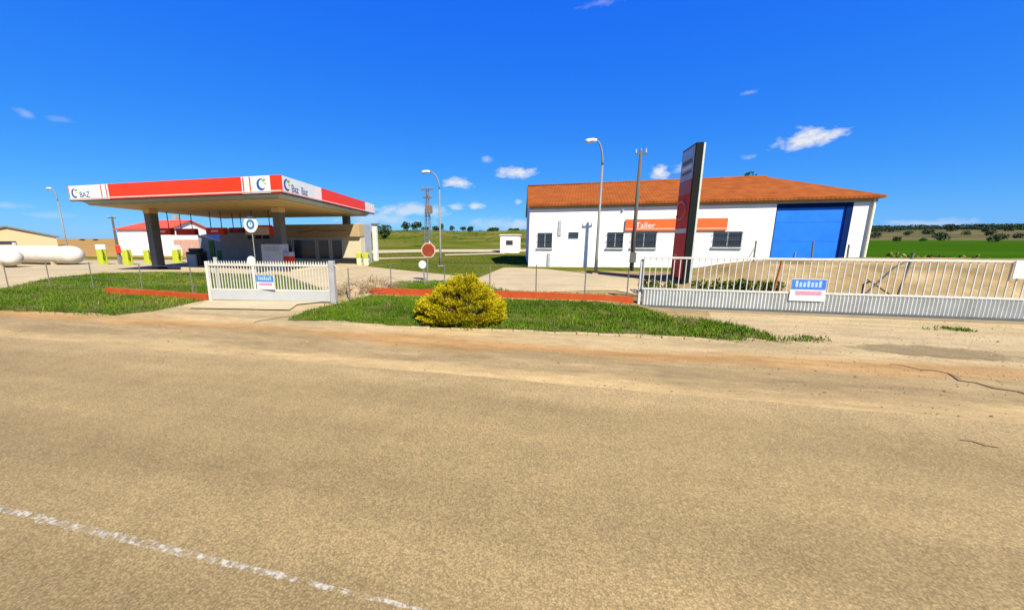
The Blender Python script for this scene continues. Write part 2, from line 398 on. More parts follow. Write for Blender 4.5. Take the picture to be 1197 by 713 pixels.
def strip(name, line, w, off, mat, step=.75, ragged=.0):
    """ribbon of width w along a ground polyline"""
    l = [Vector((p[0], p[1], 0)) for p in line]; A, Bq = [], []
    for i, p in enumerate(l):
        d = (l[min(i + 1, len(l) - 1)] - l[max(i - 1, 0)]).normalized(); n_ = Vector((-d.y, d.x, 0)) * w * .5
        k_ = .35 + .65 * math.sin(math.pi * (i + .15) / (len(l) - .7)) if len(l) > 2 else 1
        A.append(p + n_ * k_); Bq.append(p - n_ * k_)
    return drape(name, Bq + A[::-1], off, mat, step, ragged=ragged)

def asphalt_mat():
    m = bpy.data.materials.new('worn asphalt'); m.use_nodes = True; t = m.node_tree; L = t.links; b = t.nodes['Principled BSDF']
    b.inputs['Roughness'].default_value = .9; b.inputs['Specular IOR Level'].default_value = .2
    tc = t.nodes.new('ShaderNodeTexCoord')
    def noi(sc, det=4, st=(1, 1, 1), rg=.6):
        mp = t.nodes.new('ShaderNodeMapping'); mp.inputs['Scale'].default_value = st; L.new(tc.outputs['Object'], mp.inputs[0])
        n = t.nodes.new('ShaderNodeTexNoise'); n.inputs['Scale'].default_value = sc; n.inputs['Detail'].default_value = det; n.inputs['Roughness'].default_value = rg
        L.new(mp.outputs[0], n.inputs['Vector']); return n.outputs[0]
    def mr(x, a, b_, c, d):
        q = t.nodes.new('ShaderNodeMapRange'); q.inputs[1].default_value = a; q.inputs[2].default_value = b_; q.inputs[3].default_value = c; q.inputs[4].default_value = d; L.new(x, q.inputs[0]); return q.outputs[0]
    def mul(a, b_):
        q = t.nodes.new('ShaderNodeMath'); q.operation = 'MULTIPLY'; L.new(a, q.inputs[0]); L.new(b_, q.inputs[1]); return q.outputs[0]
    cr = t.nodes.new('ShaderNodeValToRGB'); L.new(noi(.55, 6, (.3, 1, 1)), cr.inputs[0])
    e = cr.color_ramp.elements; e[0].position = .3; e[0].color = (.238, .174, .075, 1); e[1].position = .7; e[1].color = (.300, .217, .094, 1)
    vo = t.nodes.new('ShaderNodeTexVoronoi'); vo.inputs['Scale'].default_value = 62; L.new(tc.outputs['Object'], vo.inputs['Vector'])
    sp = t.nodes.new('ShaderNodeSeparateColor'); L.new(vo.outputs['Color'], sp.inputs[0])
    stone = mr(sp.outputs[0], 0, 1, .80, 1.22); gap = mr(vo.outputs['Distance'], .35, .75, 1.0, .70)
    spk = mul(mul(stone, gap), mr(noi(26, 4, rg=.8), .3, .7, .82, 1.20))
    spk = mul(spk, mr(noi(.35, 3, (.06, 1, 1)), .35, .65, .90, 1.08))
    se = t.nodes.new('ShaderNodeSeparateXYZ'); L.new(tc.outputs['Object'], se.inputs[0])
    def madd(a, k, c):
        q = t.nodes.new('ShaderNodeMath'); q.operation = 'MULTIPLY_ADD'; L.new(a, q.inputs[0]); q.inputs[1].default_value = k
        if isinstance(c, (int, float)): q.inputs[2].default_value = c
        else: L.new(c, q.inputs[2])
        return q.outputs[0]
    spk = mul(spk, mr(noi(.8, 7, (.12, 1, 1), .7), .32, .68, .86, 1.10))
    spk = mul(spk, mr(noi(2.2, 6, (1, 1, 1), .7), .34, .66, .92, 1.07))
    # two polished wheel tracks, wandering a little
    wob = madd(noi(.25, 3, (.3, .3, 1)), .8, se.outputs[1])
    for yc in (3.35, 5.25):
        dist = t.nodes.new('ShaderNodeMath'); dist.operation = 'ABSOLUTE'; L.new(madd(wob, 1.0, -yc), dist.inputs[0])
        spk = mul(spk, mr(dist.outputs[0], .12, .62, .90, 1.0))
    # darker, greyer lane beyond the centre line
    lane = mr(madd(noi(.7, 5), .8, se.outputs[1]), 2.0, 2.5, .86, 1.0); spk = mul(spk, lane)
    dust = t.nodes.new('ShaderNodeMix'); dust.data_type = 'RGBA'
    L.new(mr(madd(noi(1.4, 7, (.3, 1, 1), .7), 2.2, se.outputs[1]), 6.2, 7.3, 0, .85), dust.inputs[0]); L.new(cr.outputs[0], dust.inputs[6]); dust.inputs[7].default_value = (.34, .25, .115, 1)
    sc = t.nodes.new('ShaderNodeVectorMath'); sc.operation = 'SCALE'; L.new(dust.outputs[2], sc.inputs[0]); L.new(spk, sc.inputs[3])
    L.new(sc.outputs[0], b.inputs['Base Color'])
    bp = t.nodes.new('ShaderNodeBump'); bp.inputs['Strength'].default_value = .5; bp.inputs['Distance'].default_value = .004
    L.new(spk, bp.inputs['Height']); L.new(bp.outputs[0], b.inputs['Normal'])
    return m
def shoulder_mat():
    m = bpy.data.materials.new('dusty shoulder'); m.use_nodes = True; t = m.node_tree; L = t.links; b = t.nodes['Principled BSDF']
    b.inputs['Roughness'].default_value = .95; b.inputs['Specular IOR Level'].default_value = .1
    tc = t.nodes.new('ShaderNodeTexCoord'); se = t.nodes.new('ShaderNodeSeparateXYZ'); L.new(tc.outputs['Object'], se.inputs[0])
    def noi(sc, det=6, st=(1, 1, 1)):
        mp = t.nodes.new('ShaderNodeMapping'); mp.inputs['Scale'].default_value = st; L.new(tc.outputs['Object'], mp.inputs[0])
        n = t.nodes.new('ShaderNodeTexNoise'); n.inputs['Scale'].default_value = sc; n.inputs['Detail'].default_value = det; n.inputs['Roughness'].default_value = .65
        L.new(mp.outputs[0], n.inputs['Vector']); return n.outputs[0]
    ma = t.nodes.new('ShaderNodeMath'); ma.operation = 'MULTIPLY_ADD'; L.new(noi(.9, 7, (.22, 1, 1)), ma.inputs[0]); ma.inputs[1].default_value = 2.4; L.new(se.outputs[1], ma.inputs[2])
    mr = t.nodes.new('ShaderNodeMapRange'); mr.inputs[1].default_value = 7.2; mr.inputs[2].default_value = 11.6; L.new(ma.outputs[0], mr.inputs[0])
    cr = t.nodes.new('ShaderNodeValToRGB'); L.new(mr.outputs[0], cr.inputs[0]); e = cr.color_ramp.elements
    st = [(0, (.37, .265, .12)), (.10, (.36, .26, .118)), (.2, (.235, .172, .082)), (.40, (.25, .182, .085)), (.47, (.31, .175, .062)), (.56, (.33, .21, .085)), (.68, (.36, .27, .135)), (.85, (.29, .225, .115)), (1, (.35, .27, .145))]
    while len(e) < len(st): e.new(.5)
    for i, (p, c) in enumerate(st): e[i].position = p; e[i].color = (*c, 1)
    mx = t.nodes.new('ShaderNodeMix'); mx.data_type = 'RGBA'; r3 = t.nodes.new('ShaderNodeMapRange'); r3.inputs[1].default_value = .48; r3.inputs[2].default_value = .68; r3.inputs[4].default_value = .75
    L.new(noi(.45, 7, (.35, 1.2, 1)), r3.inputs[0]); L.new(r3.outputs[0], mx.inputs[0]); L.new(cr.outputs[0], mx.inputs[6]); mx.inputs[7].default_value = (.355, .265, .13, 1)
    def rg(x, lo, hi):
        q = t.nodes.new('ShaderNodeMapRange'); q.inputs[1].default_value = .32; q.inputs[2].default_value = .68; q.inputs[3].default_value = lo; q.inputs[4].default_value = hi; L.new(x, q.inputs[0]); return q.outputs[0]
    def mu(a, c):
        q = t.nodes.new('ShaderNodeMath'); q.operation = 'MULTIPLY'; L.new(a, q.inputs[0]); L.new(c, q.inputs[1]); return q
    r2 = mu(mu(rg(noi(24, 5), .85, 1.15), rg(noi(1.5, 8, (.22, 1, 1)), .76, 1.14)).outputs[0], rg(noi(5, 7, (.5, 1, 1)), .86, 1.10))
    sc = t.nodes.new('ShaderNodeVectorMath'); sc.operation = 'SCALE'; L.new(mx.outputs[2], sc.inputs[0]); L.new(r2.outputs[0], sc.inputs[3]); L.new(sc.outputs[0], b.inputs['Base Color'])
    bp = t.nodes.new('ShaderNodeBump'); bp.inputs['Strength'].default_value = .5; bp.inputs['Distance'].default_value = .02
    L.new(noi(14, 6), bp.inputs['Height']); L.new(bp.outputs[0], b.inputs['Normal'])
    return m
SH = shoulder_mat()
ASP = asphalt_mat()
def edge_y(x): return 6.12 + .10 * mnoise.noise(Vector((x * .25, 0, 2))) + .05 * mnoise.noise(Vector((x * 1.3, 0, 4)))
ex = [-420 + i * 10 for i in range(36)] + [-60 + i * .5 for i in range(181)] + [40 + i * 10 for i in range(38)]
rb = B()
for x in ex: rb.v.append((x, -9, .006)); rb.v.append((x, edge_y(x), .006))
rb.f = [(2 * i, 2 * i + 2, 2 * i + 3, 2 * i + 1) for i in range(len(ex) - 1)]
tag(rb.build('road', ASP), kind='structure')
drape('road_shoulder', [(-420, 5.5), (420, 5.5), (420, 12.2), (30, 13.6), (14, 14.6), (5.5, 14.4), (4.5, 10.9), (-6, 10.6), (-8, 11.9), (-14, 11.5), (-18, 10), (-420, 10)], .002, SH, 1.0)
# worn white line
def line_mat():
    m = bpy.data.materials.new('worn line paint'); m.use_nodes = True; t = m.node_tree; L = t.links; b = t.nodes['Principled BSDF']
    b.inputs['Base Color'].default_value = (.38, .345, .255, 1); b.inputs['Roughness'].default_value = .8
    tc = t.nodes.new('ShaderNodeTexCoord'); n = t.nodes.new('ShaderNodeTexNoise'); n.inputs['Scale'].default_value = 17; n.inputs['Detail'].default_value = 5; n.inputs['Roughness'].default_value = .75
    L.new(tc.outputs['Object'], n.inputs['Vector']); r = t.nodes.new('ShaderNodeMapRange'); r.inputs[1].default_value = .44; r.inputs[2].default_value = .60
    L.new(n.outputs[0], r.inputs[0]); L.new(r.outputs[0], b.inputs['Alpha']); return m
LM = line_mat()
lb = B(); xx = [-60 + .08 * i for i in range(800)]
for x in xx:
    w1 = .026 + .03 * mnoise.noise(Vector((x * 9, 1, 1))); w2 = .026 + .03 * mnoise.noise(Vector((x * 9, 5, 1)))
    f_ = 1.25 if x < -3 else max(.45, 1.25 - .35 * (x + 3)); w1 *= f_; w2 *= f_; lb.v += [(x, 1.91 - w1, .011), (x, 1.91 + w2, .011)]
lb.f = [(2 * i, 2 * i + 2, 2 * i + 3, 2 * i + 1) for i in range(len(xx) - 1)]
tag(lb.build('road_line', LM), kind='structure')
# yard paving and tracks
YP = [gh(0, 338), gh(60, 325), gh(120, 319.5), gh(190, 318), gh(250, 319.5), gh(330, 322), gh(372, 336), (-8.2, 13.0), (-7.4, 13.0), gh(457, 333), gh(520, 330), gh(575, 340), gh(640, 342), gh(720, 340),
      (4.4, 15.0), (5.2, 17.0), (3.0, 19.5), gh(640, 315), gh(600, 313), (-3.4, 25.2), gh(560, 325), gh(430, 312), gh(433, 306), (-17.5, 33), (-40, 33), (-60, 24), (-60, 14)]
drape('yard_paving', YP, .02, concrete, .75)
drape('path', [gh(432, 297.2), gh(500, 295.6), gh(640, 294.2), gh(640, 291.4), gh(500, 292.2), gh(432, 293.4)], .08, conc_pale, 1.5)
drape('path', [gh(520, 299.5), gh(590, 297.5), gh(590, 296), gh(520, 297.8)], .07, conc_pale, 1.5)
drape('path', [gh(434, 304), gh(500, 302.2), gh(500, 301), gh(434, 302.2)], .06, conc_pale, 1.5)
drape('driveway_slab', [g(220, 361.5), g(338, 364), g(348, 358.5), (-8.6, 11.95), (-13.3, 11.5)], .05, conc_pale, .75)
pm = M('grey patch', (.215, .163, .083), .9, .12, 2, .3, 30, fine=.2); pt_ = pm.node_tree; pL = pt_.links
pc = g(1085, 411); ptc = pt_.nodes.new('ShaderNodeTexCoord'); pmp = pt_.nodes.new('ShaderNodeMapping'); pmp.vector_type = 'POINT'
pmp.inputs['Location'].default_value = (-pc.x / 1.55, -pc.y / .55, 0); pmp.inputs['Scale'].default_value = (1 / 1.55, 1 / .55, 0); pL.new(ptc.outputs['Object'], pmp.inputs[0])
pln = pt_.nodes.new('ShaderNodeVectorMath'); pln.operation = 'LENGTH'; pL.new(pmp.outputs[0], pln.inputs[0])
pno = pt_.nodes.new('ShaderNodeTexNoise'); pno.inputs['Scale'].default_value = 1.6; pno.inputs['Detail'].default_value = 8; pno.inputs['Roughness'].default_value = .7; pL.new(ptc.outputs['Object'], pno.inputs['Vector'])
pma = pt_.nodes.new('ShaderNodeMath'); pma.operation = 'MULTIPLY_ADD'; pL.new(pno.outputs[0], pma.inputs[0]); pma.inputs[1].default_value = 1.3; pL.new(pln.outputs['Value'], pma.inputs[2])
pmr = pt_.nodes.new('ShaderNodeMapRange'); pmr.inputs[1].default_value = 1.35; pmr.inputs[2].default_value = 1.65; pmr.inputs[3].default_value = .85; pmr.inputs[4].default_value = 0; pL.new(pma.outputs[0], pmr.inputs[0]); pL.new(pmr.outputs[0], pt_.nodes['Principled BSDF'].inputs['Alpha'])
drape('asphalt_patch', [(pc.x - 2.6, pc.y - .95), (pc.x + 2.6, pc.y - .95), (pc.x + 2.6, pc.y + .95), (pc.x - 2.6, pc.y + .95)], .014, pm, .75)
crack = M('crack dirt', (.19, .13, .065), .95, .3, 6)
strip('road_crack', [g(1035, 425), g(1052, 427.5), g(1075, 433), g(1092, 433.5), g(1110, 437), g(1117, 441), g(1122, 445), g(1140, 447), g(1160, 453), g(1185, 457), g(1215, 466), g(1260, 475)], .075, .016, crack, 1, ragged=.09)
strip('road_crack', [g(1120, 514), g(1135, 516), g(1150, 521), g(1168, 524)], .04, .016, crack, 1, ragged=.04)
strip('road_crack', [g(296, 378), g(306, 375), g(312, 374.5), g(330, 371), g(352, 369)], .07, .016, crack, 1, ragged=.05)

# grass: green base sheet plus blades
soil_green = M('grass soil', (.034, .072, .004), .95, .35, 1.2, .6, 30, spec=.03, col2=(.125, .105, .035), fine=.35)
def inside(p, poly):
    c = False; j = len(poly) - 1
    for i in range(len(poly)):
        a, b_ = poly[i], poly[j]
        if (a[1] > p[1]) != (b_[1] > p[1]) and p[0] < (b_[0] - a[0]) * (p[1] - a[1]) / (b_[1] - a[1]) + a[0]: c = not c
        j = i
    return c
def grass(poly, n, hmin, hmax, mat=grass_leaf, dry=0.0, base=True, seed=1):
    if base: drape('grass_bank', poly, .014, soil_green, .75, ragged=.34, seed=seed)
    b = B(); x0, x1 = min(p[0] for p in poly), max(p[0] for p in poly); y0, y1 = min(p[1] for p in poly), max(p[1] for p in poly); k = 0
    while k < n:
        x, y = rng.uniform(x0, x1), rng.uniform(y0, y1)
        jx, jy = x + rng.gauss(0, .16), y + rng.gauss(0, .16)
        if not inside((jx, jy), poly): continue
        cl = mnoise.noise(Vector((x * .9, y * 1.4, seed))) * .5 + .5; c2 = mnoise.noise(Vector((x * 3.1, y * 3.1, seed + 4))) * .5 + .5
        c3 = mnoise.noise(Vector((x * 1.1, y * 1.6, seed + 31)))
        if rng.random() > (.25 + .95 * c2) * (1.0 if c3 > -.22 else .22): continue
        k += 1
        ln = rng.uniform(hmin, hmax) * (.55 + .8 * c2); d = Vector((rng.gauss(0, .45), rng.gauss(0, .45), 1)).normalized()
        lo = mnoise.noise(Vector((x * .28, y * .5, seed + 20)))
        ti = min(1, max(0, .18 + .45 * cl + .55 * lo + rng.gauss(0, .15) + (dry if rng.random() < .25 else 0)))
        p = Vector((x, y, max(H(x, y), 0) + .01)); a = rng.uniform(0, 6.28); s_ = Vector((math.cos(a), math.sin(a), 0)) * rng.uniform(.008, .016)
        b.add([p - s_, p + s_, p + d * ln], [(0, 1, 2)], ti)
    o = b.build('grass', mat); return tag(o, kind='stuff')
GL = [(-60, 9.1), (-40, 8.6), g(0, 363.5), g(60, 365), g(128, 369), g(170, 365), g(207, 359), (-13.75, 11.4), (-13.6, 12.0), (-8.6, 12.5), gh(372, 337), gh(330, 323), gh(250, 320), gh(190, 319), gh(120, 320), gh(60, 325.5), gh(0, 339), (-60, 11.5)]
grass(GL, 42000, .07, .17, seed=2, dry=.2)
GM = [g(335, 373), g(400, 376.5), g(480, 381), g(590, 385), g(700, 389), g(800, 393), g(870, 398), g(912, 400), g(900, 391), g(850, 378), g(780, 369), (3.0, 13.6), (-3, 13.65), (-7.4, 13.5), (-7.7, 12.2), g(370, 361)]
grass(GM, 34000, .05, .12, seed=5, dry=.1)
GS = [(-7.3, 14.1), (-2, 14.1), (2.5, 14.1), (2.5, 14.5), (-2, 14.9), gh(560, 331), gh(510, 328.5), gh(462, 331)]
grass(GS, 11000, .07, .15, seed=7)
grass([gh(915, 399), gh(950, 394), gh(968, 394), gh(940, 398.5)], 260, .05, .10, seed=8, base=False)
grass([(4.2, 14.6), (9.2, 14.7), (9.6, 15.3), (4.5, 15.6)], 1500, .10, .30, mat=weed_leaf, seed=9, base=False)
grass([gh(1080, 386), gh(1130, 388), gh(1125, 384)], 260, .05, .10, seed=11, base=False)
for poly_, n_, sd_ in ((GL, 2200, 41), (GM, 1400, 43)): grass(poly_, n_, .10, .24, mat=weed_leaf, seed=sd_, base=False, dry=.5)
# short dry grass over the field behind the yard
fg = [gh(430, 312), gh(560, 325), (-3.4, 25.5), (-2.2, 34), (-2.4, 48), (-26, 48), (-17, 34)]
grass(fg, 16000, .06, .16, mat=olive_leaf, seed=12, base=False)
# loose gravel on the shoulder and apron
gb_ = B()
for i in range(5200):
    if rng.random() < .45: x, y = rng.uniform(4, 15), rng.uniform(8, 13.6)
    else: x, y = rng.uniform(-24, 14), 6.1 + abs(rng.gauss(0, 1.6))
    if y > 9.3 and x < 4: continue
    if mnoise.noise(Vector((x * .8, y * 1.2, 60))) < -.05 and rng.random() < .8: continue
    r0 = rng.uniform(.006, .02) * (1.7 if rng.random() < .06 else 1); z = .004 + max(0, H(x, y)); a = rng.uniform(0, 6.28); ca, sa = math.cos(a), math.sin(a); e_ = rng.uniform(.6, 1)
    P8 = [(x + r0 * ca, y + r0 * sa, z + r0 * .2), (x - r0 * sa * e_, y + r0 * ca * e_, z + r0 * .25), (x - r0 * ca, y - r0 * sa, z + r0 * .15), (x + r0 * sa * e_, y - r0 * ca * e_, z + r0 * .2), (x + r0 * .2 * ca, y, z + r0 * rng.uniform(.5, .9))]
    gb_.add(P8, [(0, 1, 4), (1, 2, 4), (2, 3, 4), (3, 0, 4)], rng.random())
tag(gb_.build('gravel', leafmat('gravel', [(.13, .095, .05), (.26, .19, .10), (.38, .30, .18)], .9)), kind='stuff')
# stone kerb along the middle grass strip
kb = B(); kx = [g(400, 380), g(480, 384), g(600, 388), g(700, 392), g(800, 397), g(860, 402)]
for i in range(len(kx) - 1):
    a, c = kx[i], kx[i + 1]; n_ = int((c - a).length / .5)
    for j in range(n_):
        p, q = a.lerp(c, j / n_), a.lerp(c, (j + .96) / n_)
        h_ = .035 + rng.uniform(-.02, .02); kb.wall(p, q, -.05, h_, .10)
tag(kb.build('kerb', M('dusty kerb', (.34, .26, .14), .95, .25, 4, .4, 30), bevel=.012), kind='structure')

# ------------------------------------------------------------------ white warehouse
WA, WB = Vector((-1.74, 26.3, 0)), Vector((17.25, 25.0, 0))
wd_ = (WB - WA); WL = wd_.length; wd_.normalize(); wrot = math.atan2(wd_.y, wd_.x); wn_ = Vector((wd_.y, -wd_.x, 0))   # wn_: out of the facade
def fac(px, py):
    d = ray(px, py); t_ = (WA - O).dot(wn_) / d.dot(wn_); p = O + d * t_
    return (p - WA).dot(wd_), p.z
wh = thing('warehouse', 'long white warehouse with an orange tiled roof and tall blue door', 'warehouse', (WA.x, WA.y, .35), wrot)
Z0 = .35; WD = 12.5; EV = 4.86 - Z0
dl, dtz = fac(908.5, 238.8); dr, _ = fac(999.0, 236.0); dtz = fac(950, 237)[1] - Z0
DT = .40
wb_ = B()
wb_.box((0, 0, -.6), (dl, DT, EV)); wb_.box((dr, 0, -.6), (WL, DT, EV)); wb_.box((dl, 0, dtz), (dr, DT, EV))
wb_.box((0, DT, -.6), (.3, WD, EV)); wb_.box((WL - .3, DT, -.6), (WL, WD, EV)); wb_.box((.3, WD - .3, -.6), (WL - .3, WD, EV))
def backplane(px, py, dep):
    d = ray(px, py); P0 = WA - wn_ * dep; t_ = (P0 - O).dot(wn_) / d.dot(wn_); p = O + d * t_; return (p - WA).dot(wd_), p.z - Z0
SKEW = (backplane(617.5, 218.5, WD / 2)[0] + .05) / (WD / 2)        # the plot is not square: the ends run back at a slight angle
def sk(vs): return [(x + SKEW * max(0, y), y, z) for x, y, z in vs]
wb_.v = sk(wb_.v); wb_.build('wall', white_wall, wh, local=True)
# roof: ridge read from the photograph
HW = WD / 2
rl, rz0 = backplane(618, 218.5, HW); rr, rz1 = backplane(896, 206, HW); RZ = (rz0 + rz1) / 2
rr = min(rr, WL - 1.2) - SKEW * HW
gb = B()
gb.prism([(.001, 0, EV), (.001, WD, EV), (.001, HW, RZ - .16)], (.29, 0, 0)); gb.v = sk(gb.v); gb.build('gable', white_wall, wh, local=True)
def tile_mat():
    m = bpy.data.materials.new('orange roof tiles'); m.use_nodes = True; t = m.node_tree; L = t.links; b = t.nodes['Principled BSDF']; b.inputs['Roughness'].default_value = .9; b.inputs['Specular IOR Level'].default_value = .04
    tc = t.nodes.new('ShaderNodeTexCoord'); w1 = t.nodes.new('ShaderNodeTexWave'); w1.inputs['Scale'].default_value = 1.5; w1.bands_direction = 'X'
    w2 = t.nodes.new('ShaderNodeTexWave'); w2.inputs['Scale'].default_value = .85; w2.bands_direction = 'Y'
    n = t.nodes.new('ShaderNodeTexNoise'); n.inputs['Scale'].default_value = 1.6; n.inputs['Detail'].default_value = 7
    for x in (w1, w2, n): L.new(tc.outputs['Object'], x.inputs['Vector'])
    cr = t.nodes.new('ShaderNodeValToRGB'); L.new(n.outputs[0], cr.inputs[0]); e = cr.color_ramp.elements
    e[0].position = .3; e[0].color = (.175, .048, .010, 1); e[1].position = .7; e[1].color = (.255, .072, .016, 1)
    L.new(cr.outputs[0], b.inputs['Base Color'])
    ad = t.nodes.new('ShaderNodeMath'); ad.operation = 'ADD'; L.new(w1.outputs['Fac'], ad.inputs[0]); L.new(w2.outputs['Fac'], ad.inputs[1])
    bp = t.nodes.new('ShaderNodeBump'); bp.inputs['Strength'].default_value = .3; bp.inputs['Distance'].default_value = .04; L.new(ad.outputs[0], bp.inputs['Height']); L.new(bp.outputs[0], b.inputs['Normal'])
    return m
tile = tile_mat()
oh = .30; sl = (RZ - EV) / HW; ez = EV - oh * sl + .06
rv = [(-.12, -oh, ez), (WL + .22, -oh, ez), (WL + .22, WD + oh, ez), (-.12, WD + oh, ez), (-.12, HW, RZ), (rr, HW, RZ)]
th = .14
def solid(b, top, faces, th):
    n = len(top); b.add(list(top) + [(x, y, z - th) for x, y, z in top], list(faces) + [tuple(i + n for i in f[::-1]) for f in faces])
    ed = {}
    for f in faces:
        for i in range(len(f)): ed[(f[i], f[(i + 1) % len(f)])] = 1
    base = len(b.v) - 2 * n
    for (i, j) in ed:
        if (j, i) not in ed: b.f.append((i + base, i + n + base, j + n + base, j + base))
rf = B(); solid(rf, rv, [(0, 1, 5, 4), (2, 3, 4, 5), (1, 2, 5)], th)
rf.v = sk(rf.v); roof = rf.build('roof', tile, wh, local=True)
vt = B(); vt.prism([(-.135, -oh - .01, ez - th - .03), (-.135, -oh - .01, ez + .03), (-.135, HW, RZ + .03), (-.135, HW, RZ - th - .03)], (-.03, 0, 0)); vt.v = sk(vt.v); vt.build('barge_board', M('barge board', (.06, .06, .065), .6), roof, local=True)
cor = B(); cor.box((-.02, -.06, EV - .36), (WL + .02, -.002, EV - .12)); cor.build('eave_shade_band', M('cornice grey', (.34, .29, .21), .8), wh, local=True)  # grey-brown band, the eave's shadow put into colour on the wall
rid = B(); rid.tube([(-.1, HW, RZ + .0), (rr, HW, RZ + .0)], .10, 8); rid.v = sk(rid.v); rid.build('ridge_tiles', tile, roof, local=True, smooth=True)
# blue sliding door with three horizontal leaves
dp = B(); nleaf = 4; dh = dtz + .2
for k in range(nleaf): dp.box((dl + .01, .12, -.2 + dh * k / nleaf + .006), (dr - .01, .18, -.2 + dh * (k + 1) / nleaf - .006))
dp.box((dl, .185, -.2), (dr, .30, dtz))
door = dp.build('door', blue_door, wh, local=True)
df = B(); df.box((dl + .0, .05, -.2), (dl + .07, .115, dtz - .003)); df.box((dr - .28, .03, -.2), (dr - .001, .115, dtz - .003)); df.box((dl + .07, .05, dtz - .26), (dr - .28, .115, dtz - .003))  # left strip is frame; wide right and top strips are painted reveal shadow
df.build('frame', M('door frame and shade navy', (.003, .016, .085), .5, spec=.03), door, local=True)
hd = B(); hd.tube([(dl + 1.3, .09, 1.0), (dl + 1.3, .09, 1.35)], .02, 6); hd.build('handle', galv, door, local=True)
def window(x0, y0, x1, y1, bars=True, mull=1, sill=True):
    s0, zt = fac(x0, y0); s1, zb = fac(x1, y1); zt -= Z0; zb -= Z0
    f = B(); e = .055
    for (a, c) in (((s0, zb), (s0 + e, zt)), ((s1 - e, zb), (s1, zt)), ((s0 + e, zb), (s1 - e, zb + e)), ((s0 + e, zt - e), (s1 - e, zt))):
        f.box((a[0], -.045, a[1]), (c[0], -.002, c[1]))
    w = f.build('window', grille, wh, local=True)
    gl = B(); gl.box((s0 + e, -.022, zb + e), (s1 - e, -.004, zt - e)); gl.build('pane', glass, w, local=True)
    if mull:
        m_ = B()
        for k in range(1, mull + 1): xm = s0 + (s1 - s0) * k / (mull + 1); m_.box((xm - .025, -.034, zb + e), (xm + .025, -.023, zt - e))
        m_.build('mullion', frame_w, w, local=True)
    if bars:
        g_ = B(); n_ = max(3, int((s1 - s0) / .16))
        for k in range(n_ + 1): xm = s0 + (s1 - s0) * k / n_; g_.tube([(xm, -.13, zb - .02), (xm, -.13, zt + .02)], .008, 5)
        for zz in (zb + .08, (zb + zt) / 2, zt - .08): g_.box((s0 - .02, -.142, zz - .01), (s1 + .02, -.125, zz + .01)); g_.box((s0 - .03, -.14, zz - .01), (s0 - .015, -.001, zz + .01)); g_.box((s1 + .015, -.14, zz - .01), (s1 + .03, -.001, zz + .01))
        g_.build('grille', grille, w, local=True)
    if sill:
        k = B(); k.box((s0 - .08, -.12, zb - .07), (s1 + .08, -.002, zb - .003)); k.build('sill', M('stone sill', (.50, .50, .50), .8), w, local=True)
    return w
window(629, 272.3, 645, 290); window(665, 271.5, 676, 278.6, bars=False, mull=0, sill=False); window(710.5, 271.6, 727.5, 290)
window(739, 271.4, 766, 289.8, mull=1); window(835, 270.8, 865.5, 289.2, mull=1)
s_, zt_ = fac(650, 258); vb = B(); vb.box((fac(652.8, 265)[0], -.07, fac(653, 275.5)[1] - Z0), (fac(656.4, 265)[0], -.002, zt_ - Z0)); vb.build('upper_wall_box', galv, wh, local=True)  # narrow grey box on the upper facade
vb = B(); vb.box((fac(640.2, 300)[0], -.09, .05), (fac(643.2, 300)[0], -.002, fac(641, 296)[1] - Z0)); vb.build('lower_wall_box', galv, wh, local=True)  # narrow grey box low on the facade
b0, bt = fac(731.5, 256.6); b1, bb = fac(849, 268.6); bt2 = fac(849, 255)[1]; bb2 = fac(731.5, 270.3)[1]
bt = (bt + bt2) / 2 - Z0; bb = (bb + bb2) / 2 - Z0
bn = B(); bn.box((b0, -.12, bb), (b1, -.003, bt)); ban = bn.build('banner', banner_or, wh, local=True)
bl = B(); bl.box((b0 + .02, -.124, bb + .07), (b1 - .02, -.1201, bb + .15)); bl.build('stripe', M('banner pale line', (.83, .30, .17), .6), ban, local=True)
tx = B(); tx0 = fac(742.5, 263)[0]
text('Taller', .50, wmat(wh) @ Vector((tx0, -.122, bb + .17)), wd_, (0, 0, 1), text_white, 'lettering', ban)
pp = B(); px_ = WL - .14; pp.tube([(px_, -.09, EV - .2), (px_, -.09, .2)], .055, 8); pp.build('downpipe', M('downpipe cream', (.60, .55, .36), .6), wh, local=True)
sl_ = B(); p0, z0_ = fac(728, 246); sl_.box((p0 - .05, -.12, z0_ - Z0 - .05), (p0 + .06, -.002, z0_ - Z0 + .05)); sl_.build('wall_lamp', galv, wh, local=True)
kx_ = B(); kx_.box((-.03, -.02, -.6), (dl - .02, -.002, .22)); kx_.build('plinth', M('plinth', (.62, .55, .43), .9, .1, 2), wh, local=True)

# ------------------------------------------------------------------ petrol station canopy
F1, F2, F3, F4 = Vector((-27.95, 16.15, 0)), Vector((-13.0, 15.65, 0)), Vector((-16.05, 30.9, 0)), Vector((-33.5, 31.3, 0))
CT, CB = 5.52, 4.71
cp = thing('station_canopy', 'big flat petrol station canopy with a red and white fascia on grey columns', 'canopy', (-22, 21, .5))
def inset(q, d):
    out = []
    for i in range(4):
        a, b_, c = q[i - 1], q[i], q[(i + 1) % 4]; u = (a - b_).normalized(); v = (c - b_).normalized(); si = abs(u.x * v.y - u.y * v.x)
        out.append(b_ + (u + v) * (d / si))
    return out
Q = [F1, F2, F3, F4]
core = inset(Q, .12); b = B(); b.prism([(p.x, p.y, CB + .04) for p in core], (0, 0, CT - CB - .10)); b.build('roof_slab', M('roof deck', (.3, .3, .3), .8), cp)
e1, e2 = inset(Q, .30), inset(Q, .62)
bd = B(); vs = [(p.x, p.y, CB + .035) for p in e1] + [(p.x, p.y, CB - .20) for p in e2]
bd.add(vs, [(i, (i + 1) % 4, (i + 1) % 4 + 4, i + 4) for i in range(4)] + [(0, 1, 2, 3)]); bd.build('edge_band', band_grey, cp)
